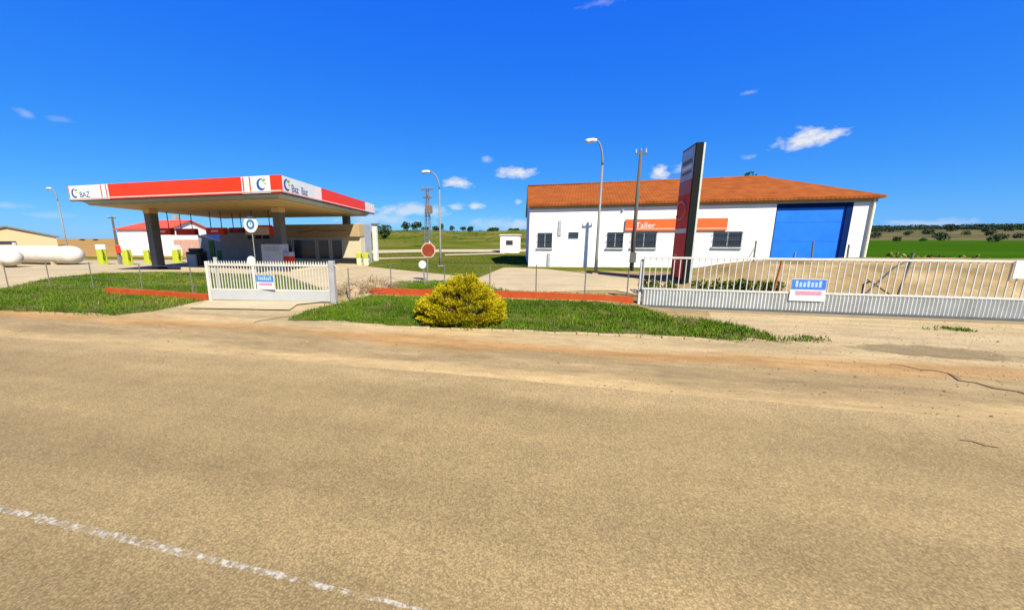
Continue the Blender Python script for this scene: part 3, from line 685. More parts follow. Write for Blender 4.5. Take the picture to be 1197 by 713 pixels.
so = B(); so.prism([(p.x, p.y, CB - .203) for p in inset(Q, .60)], (0, 0, -.03)); sof = so.build('soffit', soffit, cp)
sj = B()
for k in range(1, 16):
    t_ = k / 16; i2 = inset(Q, .66); a = i2[0].lerp(i2[1], t_); c = i2[3].lerp(i2[2], t_); sj.wall(a, c, CB - .243, CB - .2345, .03)
sj.build('soffit_joint', M('soffit joints', (.30, .22, .12), .7), sof)
def vpl(px, py, P0, P1):
    d2 = (P1 - P0).normalized(); n2 = Vector((d2.y, -d2.x, 0)); d = ray(px, py); t_ = (P0 - O).dot(n2) / d.dot(n2); p = O + d * t_
    return (p - P0).dot(d2)
def panel(name, mat, P0, P1, s0, s1, z0=CB, z1=CT, out=.0, th=.10, parent=cp):
    d2 = (P1 - P0).normalized(); n2 = Vector((d2.y, -d2.x, 0)); a = P0 + d2 * s0 + n2 * out; c = P0 + d2 * s1 + n2 * out
    bb_ = B(); bb_.wall(a, c, z0, z1, th); return bb_.build(name, mat, parent)
LF = (F2 - F1).length; LR = (F3 - F2).length; my = 220
def fr(px): return vpl(px, 222, F1, F2)
def rr_(px): return vpl(px, 225 + (px - 330) * .2, F2, F3)
fa = [0.0, fr(80.5), fr(116.5), fr(126.5), fr(283), fr(296), fr(316.5), LF]
panel('fascia_panel', red, F1, F2, fa[0], fa[1] - .004)
lg1 = panel('fascia_panel', fascia_white, F1, F2, fa[1], fa[2] - .004); lg1['label'] = 'white fascia panel with a blue crescent and grey letters'
st1 = panel('fascia_panel', fascia_white, F1, F2, fa[2], fa[3] - .004)
panel('fascia_panel', red, F1, F2, fa[3], fa[4] - .004)
st2 = panel('fascia_panel', fascia_white, F1, F2, fa[4], fa[5] - .004)
lg2 = panel('fascia_panel', fascia_white, F1, F2, fa[5], fa[6] - .004); lg2['label'] = 'white fascia panel with a blue crescent near the front corner'
panel('fascia_panel', red, F1, F2, fa[6], LF)
for (par, a, c) in ((st1, fa[2], fa[3]), (st2, fa[4], fa[5])):
    for k in range(3): s0 = a + (c - a) * (.1 + .3 * k); panel('stripe', red if k != 1 else pink, F1, F2, s0, s0 + (c - a) * .12, CB + .02, CT - .02, .006, .005, par)
fb = [0.0, rr_(331.5), rr_(369), rr_(376.5), rr_(427), LR]
# the corner return, then panels along the right-hand side
lg3 = panel('fascia_panel', fascia_white, F2, F3, .03, fb[2] - .004); lg3['label'] = 'white side fascia panel with crescent and blue lettering'
st3 = panel('fascia_panel', fascia_white, F2, F3, fb[2], fb[3] - .004)
panel('fascia_panel', red, F2, F3, fb[3], fb[4] - .004)
st4 = panel('fascia_panel', fascia_white, F2, F3, fb[4], LR)
for (par, a, c) in ((st3, fb[2], fb[3]), (st4, fb[4], LR)):
    for k in range(3): s0 = a + (c - a) * (.15 + .28 * k); panel('stripe', pink, F2, F3, s0, s0 + (c - a) * .12, CB + .02, CT - .02, .006, .005, par)
panel('fascia_panel', red, F3, F4, .1, (F4 - F3).length - .1); panel('fascia_panel', red, F4, F1, .1, (F1 - F4).length - .12)
for (P0, P1, L0, L1) in ((F1, F2, 0, LF), (F2, F3, .0, LR)):
    panel('fascia_lip', M('fascia lip', (.78, .40, .34), .5), P0, P1, L0 + .02, L1 - .02, CB + .05, CB + .11, .02, .019)
    panel('fascia_shade_strip', black, P0, P1, L0 + .02, L1 - .02, CB - .05, CB - .004, .025, .12)  # black strip standing in for the shadow gap under the fascia
def logo(P0, P1, s, zc, r, par, leaf_=True):
    d2 = (P1 - P0).normalized(); n2 = Vector((d2.y, -d2.x, 0)); c = P0 + d2 * s + n2 * .006; c.z = zc
    def pt(u, v): q = c + d2 * u; return (q.x, q.y, zc + v)
    o1 = [(r * math.cos(a), r * math.sin(a)) for a in [R(70 + k * 250 / 20) for k in range(21)]]
    o2 = [(r * .28 + r * .78 * math.cos(a), r * .10 + r * .78 * math.sin(a)) for a in [R(300 - k * 215 / 18) for k in range(19)]]
    q = B()
    # crescent as a band of quads
    n_ = 18; A = [o1[int(i * 20 / n_)] for i in range(n_ + 1)]; Cc = o2[::-1]
    for i in range(n_):
        quad = [pt(*A[i]), pt(*A[i + 1]), pt(*Cc[min(i + 1, 18)]), pt(*Cc[min(i, 18)])]
        q.prism(quad, n2 * .006)
    q.build('crescent', logo_blue, par)
    if leaf_:
        l = B(); l.prism([pt(r * .1, r * .55), pt(r * .55, r * .95), pt(r * 1.1, r * .85), pt(r * .7, r * .45)], n2 * .007); l.build('leaf_mark', logo_green, par)
        l = B(); l.prism([pt(r * .5, r * .2), pt(r * .9, r * .35), pt(r * 1.2, r * .1), pt(r * .8, -.05 * r)], n2 * .007); l.build('leaf_mark', logo_yellow, par)
logo(F1, F2, fr(86.5), 5.10, .26, lg1); logo(F1, F2, fr(306), 5.12, .28, lg2)
logo(F2, F3, rr_(336), 5.12, .28, lg3)
d1 = (F2 - F1).normalized(); nf = Vector((d1.y, -d1.x, 0)); p = F1 + d1 * fr(92) + nf * .01; text('BAZ', .46, (p.x, p.y, 4.86), d1, (0, 0, 1), logo_grey, 'lettering', lg1)
d2_ = (F3 - F2).normalized(); nr_ = Vector((d2_.y, -d2_.x, 0))
p = F2 + d2_ * rr_(341) + nr_ * .01; text('Baz', .52, (p.x, p.y, 4.86), d2_, (0, 0, 1), logo_grey, 'lettering', lg3); p = p + d2_ * 1.02; text('Baz', .52, (p.x, p.y, 4.86), d2_, (0, 0, 1), logo_grey, 'lettering', lg3)
for px, Yc in ((174, 19.6), (324, 20.6)):
    t_ = at(px + .5, 240, Yc); x, y = t_.x, Yc; hgt = H(x, y)
    c = B(); c.box((x - .26, y - .26, hgt), (x + .26, y + .26, CB - .245)); cc = c.build('column', col_grey, cp, bevel=.02)
    k = B(); k.box((x - .28, y - .28, CB - .55), (x + .28, y + .28, CB - .246)); k.build('column_top', soffit, cc)  # slightly wider block at the column head, in the soffit material
    k = B(); k.box((x - .33, y - .33, hgt - .1), (x + .33, y + .33, hgt + .18)); k.build('base', black, cc)
for px, Yc in ((405, 29.8),):
    t_ = at(px, 258, Yc); x, y = t_.x, Yc; hgt = H(x, y)
    c = B(); c.box((x - .26, y - .26, hgt), (x + .26, y + .26, CB - .245)); c.build('column', col_grey, cp, bevel=.02)
# pump number boxes hung under the soffit
def box_sign(x0, x1, y0, y1, Y, mat, label, endmat=None):
    a = at(x0, y0, Y); c = at(x1, y1, Y); xm = (a.x + c.x) / 2
    t = thing('hanging_sign', label, 'sign', (xm, Y, c.z), 0, 'sign boxes hung under the canopy')
    q = B(); q.box((a.x, Y, c.z), (c.x, Y + .35, a.z)); q.build('sign_box', mat, t, bevel=.02)
    for k in (.2, .8):
        r = B(); xr = a.x + (c.x - a.x) * k; r.tube([(xr, Y + .17, a.z - .01), (xr, Y + .17, CB - .235)], .03, 6); r.build('rod', dark_metal, t)
    f = B(); w_ = c.x - a.x; h_ = a.z - c.z; f.box((a.x + w_ * .3, Y - .012, c.z + h_ * .35), (a.x + w_ * .7, Y - .001, c.z + h_ * .65)); f.build('lettering', endmat or pink, t)
box_sign(180, 199.5, 266.8, 274.8, 21.5, red, 'red hanging box sign beside the left column of the canopy')
box_sign(205, 228, 267.5, 275, 24.0, red_dull, 'dull red hanging box sign in front of the white gable of the house', red)
box_sign(240, 262, 266.3, 274.2, 22.0, red, 'bright red hanging box sign above the sloping grey shed')
box_sign(267.5, 284, 266.2, 272.2, 24.5, M('dark red box', (.25, .015, .012), .5), 'dark red hanging box sign left of the round sign', red_dull)
# beige sign with red end
a = at(286, 265.5, 22.0); c = at(320.5, 274.5, 22.0); t = thing('hanging_sign', 'beige hanging sign with a red end cap beside the right column', 'sign', ((a.x + c.x) / 2, 22.0, c.z), 0, 'sign boxes hung under the canopy')
q = B(); xe = c.x - (c.x - a.x) * .16; q.box((a.x, 22, c.z), (xe, 22.35, a.z)); q.build('sign_box', M('beige sign', (.62, .42, .26), .6), t)
q = B(); q.box((xe + .003, 21.99, c.z - .02), (c.x, 22.36, a.z + .02)); q.build('end_cap', red, t); q = B(); q.box((a.x, 21.99, a.z + .003), (xe, 22.36, a.z + .12)); q.build('top_trim', red_dull, t)
for k in (.2, .8): q = B(); xr = a.x + (c.x - a.x) * k; q.tube([(xr, 22.2, a.z), (xr, 22.2, CB - .235)], .03, 6); q.build('rod', dark_metal, t)

# station kiosk under the canopy
KY = 26.6
def kx2(px, py=285): return at(px, py, KY).x
def kz(py, px=340): return at(px, py, KY).z
kL, kM, kR = kx2(255), kx2(333), kx2(420.5); kD = atX(433.5, 285, kR).y - KY
ks = thing('station_kiosk', 'low beige and grey station kiosk with dark shop windows under the canopy', 'kiosk', ((kL + kR) / 2, KY, .45))
kt = kz(262.3, 380); kb0 = .3
q = B(); q.box((kL, KY + .25, kb0), (kM, KY + kD, kt - .25)); q.build('side_wing', kiosk_grey, ks, bevel=.02)
q = B(); q.box((kM + .003, KY + .2, kb0), (kR, KY + kD, kt - .02)); q.build('wall', cream, ks)
q = B(); q.box((kM + .003, KY - .08, kz(277)), (kR + .05, KY + kD * .4, kt)); fb_ = q.build('roof_fascia', beige_band, ks, bevel=.03)
q = B(); q.tube([at(348, 271.5, KY - .1), at(362, 270.5, KY - .1), at(369, 267.5, KY - .1), at(376, 270.3, KY - .1), at(404, 269.2, KY - .1)], .035, 6); q.build('script_line', rust, fb_)
for (x0, x1, nm) in ((333.5, 339.5, 0), (342, 367, 0), (371, 383, 0), (387, 398.5, 1)):
    a, c = kx2(x0), kx2(x1); zt, zb = kz(280.5), kz(302)
    q = B(); 
    for (u0, v0, u1, v1) in ((a - .07, zb, a, zt), (c, zb, c + .07, zt), (a - .07, zt, c + .07, zt + .07)): q.box((u0, KY + .12, v0), (u1, KY + .198, v1))
    w = q.build('door' if nm else 'window', M('light frame', (.42, .42, .38), .5), ks); q = B(); q.box((a, KY + .15, zb), (c, KY + .195, zt)); q.build('pane', glass, w)
q = B(); q.box((kR + .003, KY + kD * .4 + .003, kb0), (kR + .06, KY + kD, kt)); q.build('end_wall', kiosk_blue, ks)
for k in range(3):
    a, c = kx2(287 + 9.2 * k, 277), kx2(293.5 + 9.2 * k, 277); q = B(); q.box((a, KY + .2, kz(279.3)), (c, KY + .248, kz(275.3))); q.build('vent', black, ks)
q = B(); q.box((kR - 1.6, KY - .35, .3), (kR - .2, KY + .15, .95)); q.build('shade_block', black, ks)  # black block imitating the shadow at the foot of the kiosk wall
# white cabinet beyond the kiosk end
p = at(438, 281, 30.5); t = thing('utility_cabinet', 'white utility cabinet with a dark cap beyond the kiosk end', 'cabinet', (p.x, 30.5, .4))
q = B(); q.box((p.x - .18, 30.4, .3), (p.x + .18, 30.8, at(438, 264, 30.5).z)); q.build('body', white_paint, t, bevel=.03); q = B(); q.box((p.x - .20, 30.37, at(438, 264, 30.5).z + .003), (p.x + .20, 30.83, at(438, 261.5, 30.5).z)); q.build('cap', dark_metal, t)
# yellow stands at the kiosk end
for i, px in enumerate((419.5, 428)):
    p = at(px, 300, 25.4); z = H(p.x, 25.4)
    t = thing('service_stand', ['lime yellow hose stand at the right end of the kiosk, left of two', 'lime yellow hose stand at the right end of the kiosk, right of two'][i], 'stand', (p.x, 25.4, z), 0, 'hose stands at the kiosk end')
    q = B(); q.box((p.x - .16, 25.3, z), (p.x + .16, 25.6, z + .55)); q.build('body', M('cream enamel', (.62, .60, .35), .5), t, bevel=.03); q = B(); q.box((p.x - .18, 25.28, z + .553), (p.x + .18, 25.62, z + .95)); q.build('head', lime, t, bevel=.04)
    q = B(); q.tube([(p.x + .18, 25.4, z + .8), (p.x + .34, 25.4, z + .5), (p.x + .28, 25.4, z + .2), (p.x + .18, 25.4, z + .35)], .02, 6); q.build('hose', black, t)
# sloping grey shed behind the pumps
a = at(231, 274, 29); c = at(268.5, 286, 29); zb = H(c.x, 29) - .1
t = thing('grey_shed', 'dark grey lean-to shed with a sloping roof and green patches behind the pumps', 'shed', ((a.x + c.x) / 2, 29, zb))
q = B(); q.prism([(a.x, 29, zb), (c.x, 29, zb), (c.x, 29, c.z), (a.x, 29, a.z)], (0, 3, 0)); q.build('wall', shed_grey, t)
q = B(); q.prism([(a.x - .2, 28.8, a.z + .07), (c.x + .15, 28.8, c.z), (c.x + .15, 28.8, c.z + .09), (a.x - .2, 28.8, a.z + .16)], (0, 3.3, 0)); q.build('roof', white_paint, t)
for x0, x1, y0, y1 in ((244, 252.5, 281.5, 303), (254, 267, 293, 303), (233, 242.5, 293, 303)):
    u, v = at(x0, y0, 29), at(x1, y1, 29); q = B(); q.box((u.x, 28.95, v.z), (v.x, 28.998, u.z)); q.build('green_patch', shed_green, t)  # thin green patches on the front wall of the shed
# lime pillar between shed and kiosk
def stand(px, pytop, pybot, Y, label, wpx=7.5, grp='lime yellow service stands of the forecourt'):
    p = at(px, pybot, Y); tp = at(px, pytop, Y); zf = p.y * math.cos(YAW) - p.x * math.sin(YAW) ; w_ = wpx * zf / FPX * .5 * 1.0
    t = thing('service_stand', label, 'stand', (p.x, Y, p.z), 0, grp); zs = p.z + (tp.z - p.z) * .72
    q = B(); q.box((p.x - w_, Y - .02, p.z - .3), (p.x + w_, Y + .42, zs)); q.build('body', lime, t, bevel=.04)
    q = B(); q.box((p.x - w_, Y - .02, zs + .004), (p.x + w_, Y + .42, tp.z)); q.build('head', M('stand head', (.62, .62, .60), .5), t, bevel=.04)
    q = B(); q.tube([(p.x + w_, Y + .1, zs), (p.x + w_ + .15, Y + .05, zs - .35), (p.x + w_ + .1, Y + .05, p.z + .3), (p.x + w_ + .01, Y + .1, p.z + .45)], .025, 6); q.build('hose', black, t)
stand(271.5, 279.5, 303, 27.5, 'tall lime yellow stand between the grey shed and the kiosk', 7)
stand(117.5, 286, 307, 24, 'lime yellow stand with a pale head right of the white tank')
stand(147, 287, 307.5, 23.5, 'lime yellow stand just right of the red box on a post')
stand(171.5, 288, 306.5, 25.5, 'lime yellow stand half hidden behind the left canopy column', 7)
stand(205.5, 287, 306.5, 27, 'lime yellow stand left of the dark fuel pump', 8)
p = at(139, 307, 24.5); t = thing('extinguisher_box', 'red extinguisher box on a grey post between two lime stands', 'box', (p.x, 24.5, p.z))
q = B(); q.box((p.x - .12, 24.5, p.z - .2), (p.x + .12, 24.7, at(139, 296, 24.5).z)); q.build('post', lamp_grey, t); q = B(); a = at(135.5, 287, 24.5); c = at(142, 296, 24.5); q.box((a.x, 24.4, c.z), (c.x, 24.85, a.z)); q.build('box', red, t, bevel=.03)
# pumps
PY_ = 21.2; p = at(222.5, 309, PY_); z = H(p.x, PY_)
t = thing('fuel_pump', 'dark fuel pump on the island behind the sliding gate posts', 'pump', (p.x, PY_, z)); a = at(214.5, 290.5, PY_); c = at(232, 300, PY_)
q = B(); q.box((a.x, PY_ + .1, z), (c.x, PY_ + .7, a.z - .25)); q.build('body', M('pump dark', (.035, .05, .05), .4), t, bevel=.05); q = B(); q.box((a.x + .2, PY_ + .15, a.z - .247), (c.x - .2, PY_ + .65, a.z)); q.build('head', M('pump dark', (.035, .05, .05)), t, bevel=.05)
q = B(); u, v = at(218.5, 297.5, PY_), at(230, 308.5, PY_); q.box((u.x, PY_ - .05, z + .1), (v.x, PY_ + .097, u.z)); q.build('front_panel', M('pump panel', (.46, .45, .45), .5), t, bevel=.02)
q = B(); q.tube([(c.x, PY_ + .3, a.z - .4), (c.x + .3, PY_ + .3, a.z - .9), (c.x + .2, PY_ + .3, z + .3), (c.x + .02, PY_ + .3, z + .7)], .03, 6); q.build('hose', black, t)
PY2 = 19.4; a = at(304.5, 285.5, PY2); c = at(331, 306, PY2); z = H(c.x, PY2)
t = thing('fuel_pump', 'tall light grey fuel dispenser cabinet near the right canopy column', 'pump', ((a.x + c.x) / 2, PY2, z))
q = B(); q.box((a.x, PY2, z), (c.x, PY2 + .6, a.z)); q.build('body', M('pump light', (.50, .50, .48), .5), t, bevel=.03)
q = B(); q.box((a.x + .2, PY2 - .012, a.z - .45), (c.x - .2, PY2 - .001, a.z - .15)); q.build('display', M('pump display', (.40, .41, .40), .3), t)
q = B(); u, v = at(331.5, 300, PY2), at(338, 305, PY2); q.box((c.x + .003, PY2 + .05, z + .1), (v.x, PY2 + .55, u.z)); q.build('nozzle_box', red, t, bevel=.04); q = B(); q.box((c.x + .003, PY2 + .05, u.z + .003), (v.x, PY2 + .55, u.z + .28)); q.build('nozzle_head', M('nozzle grey', (.36, .36, .40), .5), t, bevel=.03)
# pump island
q = B(); i0, i1 = at(212, 309, 19).x, at(345, 309, 19).x; q.box((i0, 18.9, .2), (i1 + .5, 22.2, .64)); tag(q.build('pump_island', conc_pale, bevel=.04), kind='structure')

# ------------------------------------------------------------------ neighbouring buildings, left
# white house with a red roof
HY = 45.0; hx0, hx1 = at(138.5, 280, HY).x, at(200, 280, HY).x; he = at(165, 267.5, HY).z; hb = H(hx1, HY) - .3
hd_ = atX(243, 268, hx1).y - HY; hr = atX(224, 257.3, hx1).z
t = thing('white_house', 'white house with a red tiled roof behind the station forecourt', 'house', ((hx0 + hx1) / 2, HY, hb))
q = B(); q.box((hx0, HY, hb), (hx1, HY + hd_, he)); q.build('wall', white_wall, t)
q = B(); q.prism([(hx1 - .3, HY, he + .002), (hx1 - .3, HY + hd_, he + .002), (hx1 - .3, HY + hd_ / 2, hr - .12)], (.299, 0, 0)); q.build('gable', white_wall, t)
rt = [(hx0 - .3, HY - .3, he), (hx1 + .35, HY - .3, he), (hx1 + .35, HY + hd_ + .3, he), (hx0 - .3, HY + hd_ + .3, he), (hx0 + 3.5, HY + hd_ / 2, hr), (hx1 + .35, HY + hd_ / 2, hr)]
q = B(); solid(q, rt, [(0, 1, 5, 4), (2, 3, 4, 5), (3, 0, 4)], .14); hrf = q.build('roof', roof_red, t)
q = B(); cx_ = at(211, 257, HY + hd_ / 2 + .5).x; q.box((hx1 - 3.2, HY + hd_ * .5, hr - .5), (hx1 - 2.5, HY + hd_ * .5 + .7, hr + .75)); q.build('chimney', kiosk_grey, hrf)
for u, w_ in ((.3, .7), (.62, .7)):
    y_ = HY + hd_ * u; q = B(); q.box((hx1 + .002, y_, hb + .9), (hx1 + .05, y_ + w_, hb + 2.3)); q.build('window', glass, t)
q = B(); q.box((hx1 + .002, HY + .3, hb), (hx1 + .06, HY + hd_ - .3, hb + 2.4)); q.build('side_panel', M('brick pink', (.50, .30, .22), .9, .25, 4), t)
# low white boundary wall in front of the house
wl0, wl1 = at(141, 300, 40).x, at(212, 300, 40).x; t = B(); t.box((wl0, 40, H(wl0, 40) - .4), (wl1, 40.2, at(170, 289, 40).z - .0)); tag(t.build('boundary_wall', white_wall), 'low white boundary wall in front of the red roofed house', 'wall')
# cream shed
SC = at(66.5, 281, 60); SC.z = 0; sv = Vector((ray(66.5, 281).x, ray(66.5, 281).y, 0)).normalized(); su = Vector((-sv.y, sv.x, 0)); su = su if su.x < 0 else -su
def shp(px, py):
    d = ray(px, py); k = (SC - O).dot(sv) / d.dot(sv); p = O + d * k; return (p - SC).dot(su), p.z
e_u, e_z = shp(66.5, 277.3); a_u, a_z = shp(6, 265.2); zb = H(SC.x, 60) - .8
t = thing('cream_shed', 'wide cream farm shed with a low gable at the left edge', 'shed', (SC.x, SC.y, zb))
def SP(u, z, d=0): p = SC + su * u + sv * d; return (p.x, p.y, z)
q = B(); q.prism([SP(0, zb), SP(2 * a_u, zb), SP(2 * a_u, e_z - .1), SP(a_u, a_z - .1), SP(0, e_z - .1)], sv * 24); q.build('wall', shed_cream, t)
for (u0, z0, u1, z1) in ((-.5, e_z, a_u, a_z), (a_u, a_z, 2 * a_u + .5, e_z)):
    q = B(); q.prism([SP(u0, z0 - .09, -.4), SP(u1, z1 - .09, -.4), SP(u1, z1 + .22, -.4), SP(u0, z0 + .22, -.4)], sv * 25); q.build('roof_sheet', M('fibre cement roof', (.16, .14, .12), .9), t)
for px in (-18, 5):
    u, z_ = shp(px, 283.5); q = B(); q.prism([SP(u - 1.6, z_ - .4, -.05), SP(u + 1.6, z_ - .4, -.05), SP(u + 1.6, z_ + .25, -.05), SP(u - 1.6, z_ + .25, -.05)], sv * .048); q.build('window', glass, t)
# white gas tanks
def tank(x0, x1, Y, r, zc, label, capmul=1.15):
    z = H((x0 + x1) / 2, Y); t = thing('gas_tank', label, 'tank', ((x0 + x1) / 2, Y, z), 0, 'white storage tanks left of the station')
    pr = []
    for k in range(9): a = R(90 * k / 8); pr.append((x0 - r * capmul * math.cos(a), r * math.sin(a)))
    for k in range(9): a = R(90 - 90 * k / 8); pr.append((x1 + r * capmul * math.cos(a), r * math.sin(a)))
    n_ = 28; vs, fs = [], []
    for (x, rr0) in pr:
        for k in range(n_): a = 2 * math.pi * k / n_; vs.append((x, Y + max(rr0, .001) * math.cos(a), zc + max(rr0, .001) * math.sin(a)))
    for i in range(len(pr) - 1):
        for k in range(n_): fs.append((i * n_ + k, i * n_ + (k + 1) % n_, (i + 1) * n_ + (k + 1) % n_, (i + 1) * n_ + k))
    b = B(); b.add(vs, fs); b.build('shell', tank_white, t, smooth=True)
    for k in range(2):
        b = B(); x = x0 + (x1 - x0) * (.12 + .76 * k); b.box((x - .15, Y - r * .7, z - .2), (x + .15, Y + r * .7, zc - r * .72)); b.build('saddle', conc_pale, t)
    for k in range(3):
        b = B(); x = x0 + (x1 - x0) * (.05 + .45 * k); b.tube([(x, Y, zc - r), (x, Y, zc - r)], .01, 3); 
        bs = B(); pts = [(x, Y + (r + .012) * math.cos(R(a)), zc + (r + .012) * math.sin(R(a))) for a in range(0, 361, 15)]; bs.tube(pts, .02, 5); bs.build('weld_band', M('weld grey', (.45, .43, .40), .6), t)
    b = B(); x = (x0 + x1) / 2; b.tube([(x, Y, zc + r - .05), (x, Y, zc + r + .3)], .16, 10); b.build('valve_dome', galv, t)
p = at(62, 297, 24); tank(p.x - 12, at(84, 297, 24).x, 24, .80, at(60, 297.8, 24).z, 'long white gas tank lying on saddles in front of the cream shed')
p = at(14, 303, 20.5); tank(p.x - 6, p.x, 20.5, .66, at(14, 302, 20.5).z + .05, 'shorter white gas tank nearest the left edge of the fence', .9)

# ------------------------------------------------------------------ lamps and poles
def lamp(xb, yb, xt, yt, Y, arm, label, hw=.55):
    b_ = at(xb, yb, Y); tp = at(xt, yt, Y); z = H(b_.x, Y); ht = tp.z
    t = thing('street_lamp', label, 'street lamp', (b_.x, Y, z), 0, 'curved arm street lamps around the yard')
    dx = tp.x - b_.x; bend = ht - 1.25
    q = B(); q.tube([(b_.x, Y, z - .2), (b_.x, Y, z + 1.2), (b_.x, Y, bend)], .10, 10, .06); q.build('pole', lamp_grey, t, smooth=True)
    q = B(); pts = []
    for k in range(9): a = R(90 * k / 8); pts.append((b_.x + (dx * .8) * (1 - math.cos(a)), Y, bend + (ht - bend) * math.sin(a)))
    q.tube(pts, .055, 8, .035); q.build('arm', lamp_grey, t, smooth=True)
    s = 1 if dx > 0 else -1; hx = b_.x + dx * .8
    q = B(); q.tube([(hx - s * .05, Y, ht - .01), (hx + s * hw * .3, Y, ht + .02), (hx + s * hw * .7, Y, ht), (hx + s * hw, Y, ht - .05)], .09, 10, .13); q.build('lamp_head', lamp_white, t, smooth=True)
    q = B(); q.box((b_.x - .18, Y - .18, z - .1), (b_.x + .18, Y + .18, z + .05)); q.build('base', conc_pale, t)
lamp(82, 307, 58, 220.5, 28, 1, 'street lamp standing by the white tank left of the canopy')
lamp(515, 313, 499, 201, 26, 1, 'pale street lamp on the field edge between station and warehouse')
lamp(696, 322, 694, 164.5, 21, 1, 'tall street lamp in front of the white warehouse windows', .5)
p = at(737.5, 322, 23); z = H(p.x, 23); tp = at(745, 176, 23)
t = thing('utility_pole', 'weathered grey utility pole standing in front of the orange banner', 'utility pole', (p.x, 23, z))
q = B(); q.tube([(p.x, 23, z - .3), (p.x, 23, tp.z)], .13, 10, .08); q.build('pole', wood_pole, t, smooth=True)
q = B(); q.box((p.x - .30, 22.93, tp.z - .22), (p.x + .30, 23.0, tp.z - .14)); q.build('crossarm', dark_metal, t)
for dx in (-.26, 0, .26): q = B(); q.tube([(p.x + dx, 22.96, tp.z - .14), (p.x + dx, 22.96, tp.z + .08)], .04, 8, .02); q.build('insulator', galv, t)
q = B(); q.box((p.x - .17, 22.8, z + .5), (p.x + .17, 22.92, z + 1.1)); q.build('meter_box', dark_metal, t)
# distant pole left
Yp = 75; p = at(136.5, 286, Yp); tp = at(132.5, 253.5, Yp); z = H(p.x, Yp)
t = thing('utility_pole', 'dark distant utility pole with a crossarm left of the white house', 'utility pole', (p.x, Yp, z)); q = B(); q.tube([(p.x, Yp, z - .3), (p.x, Yp, tp.z)], .28, 8, .2); q.build('pole', wood_pole, t)
q = B(); q.box((p.x - 1.6, Yp - .1, tp.z - .4), (p.x + 1.2, Yp + .1, tp.z - .15)); q.build('crossarm', wood_pole, t)
for dx in (-1.4, .9): q = B(); q.tube([(p.x + dx, Yp, tp.z - .15), (p.x + dx, Yp, tp.z + .25)], .1, 6); q.build('insulator', galv, t)
# lattice pylon with transformer
Yp = 72; p = at(500.5, 287, Yp); z = H(p.x, Yp); zt = at(502, 220.5, Yp).z
t = thing('transformer_pylon', 'grey lattice pylon carrying a transformer on the slope behind', 'pylon', (p.x, Yp, z))
q = B()
def leg(sx, sy, k): w_ = .62 - .40 * k; return Vector((p.x + sx * w_, Yp + sy * w_, z + (zt - z) * k))
for sx in (-1, 1):
    for sy in (-1, 1): q.tube([leg(sx, sy, 0), leg(sx, sy, 1)], .055, 5)
nst = 16
for i in range(nst):
    k0, k1 = i / nst, (i + 1) / nst
    for (s1, s2) in (((-1, -1), (1, -1)), ((1, -1), (1, 1)), ((1, 1), (-1, 1)), ((-1, 1), (-1, -1))):
        q.tube([leg(*s1, k0), leg(*s2, k1)], .03, 4); q.tube([leg(*s2, k0), leg(*s1, k1)], .03, 4)
q.build('lattice', M('pylon steel', (.13, .14, .16), .6), t)
for py, wpx in ((221.5, 7.5), (231, 5.5)):
    zz = at(502, py, Yp).z; q = B(); w_ = wpx * .17; q.box((p.x - w_, Yp - .1, zz - .1), (p.x + w_, Yp + .1, zz + .1)); a_ = q.build('crossarm', dark_metal, t)
    for dx in (-.8, 0, .8): q = B(); q.tube([(p.x + dx * w_, Yp, zz + .1), (p.x + dx * w_, Yp, zz + .5)], .09, 6); q.build('insulator', rust, a_)
a, c = at(499.5, 239.5, Yp), at(506, 250, Yp); q = B(); q.box((a.x, Yp - .95, c.z), (c.x, Yp - .15, a.z - .25)); tr = q.build('transformer', M('transformer brown', (.16, .11, .08), .6), t, bevel=.05)
for k in range(3): q = B(); x = a.x + (c.x - a.x) * (.2 + .3 * k); q.tube([(x, Yp - .55, a.z - .25), (x, Yp - .55, a.z + .1)], .08, 6); q.build('bushing', rust, tr)
# white cabin
CY = 48; a, c = at(585, 275.3, CY), at(606, 295.5, CY); z = H(a.x, CY) - .3
t = thing('white_cabin', 'small flat roofed white cabin with one dark window beside the warehouse', 'cabin', ((a.x + c.x) / 2, CY, z)); q = B(); q.box((a.x, CY, z), (c.x, CY + 2.6, a.z)); q.build('wall', M('cabin render', (.80, .74, .66), .85, .05, 1.5), t)
q = B(); q.box((a.x - .12, CY - .12, a.z + .003), (c.x + .12, CY + 2.72, a.z + .14)); q.build('roof', M('cabin roof', (.55, .48, .40), .8), t)
u, v = at(591.5, 281, CY), at(599.5, 286.5, CY); q = B(); q.box((u.x, CY - .04, v.z), (v.x, CY - .002, u.z)); w = q.build('window', M('brown frame', (.12, .06, .035), .6), t); q = B(); q.box((u.x + .08, CY - .06, v.z + .08), (v.x - .08, CY - .041, u.z - .08)); q.build('pane', glass, w)
# white marker in the field
p = at(504.5, 290, 38); z = H(p.x, 38); t = thing('water_trough', 'small white upright drum standing in the field behind the red sign', 'drum', (p.x, 38, z)); q = B(); q.tube([(p.x, 38, z - .1), (p.x, 38, z + .9), (p.x - .1, 38, z + 1.15)], .30, 12, .2); q.build('drum', white_paint, t, smooth=True); q = B(); q.tube([(p.x - .12, 38, z + 1.1), (p.x - .25, 38, z + 1.75)], .06, 8); q.build('spout', white_paint, t)

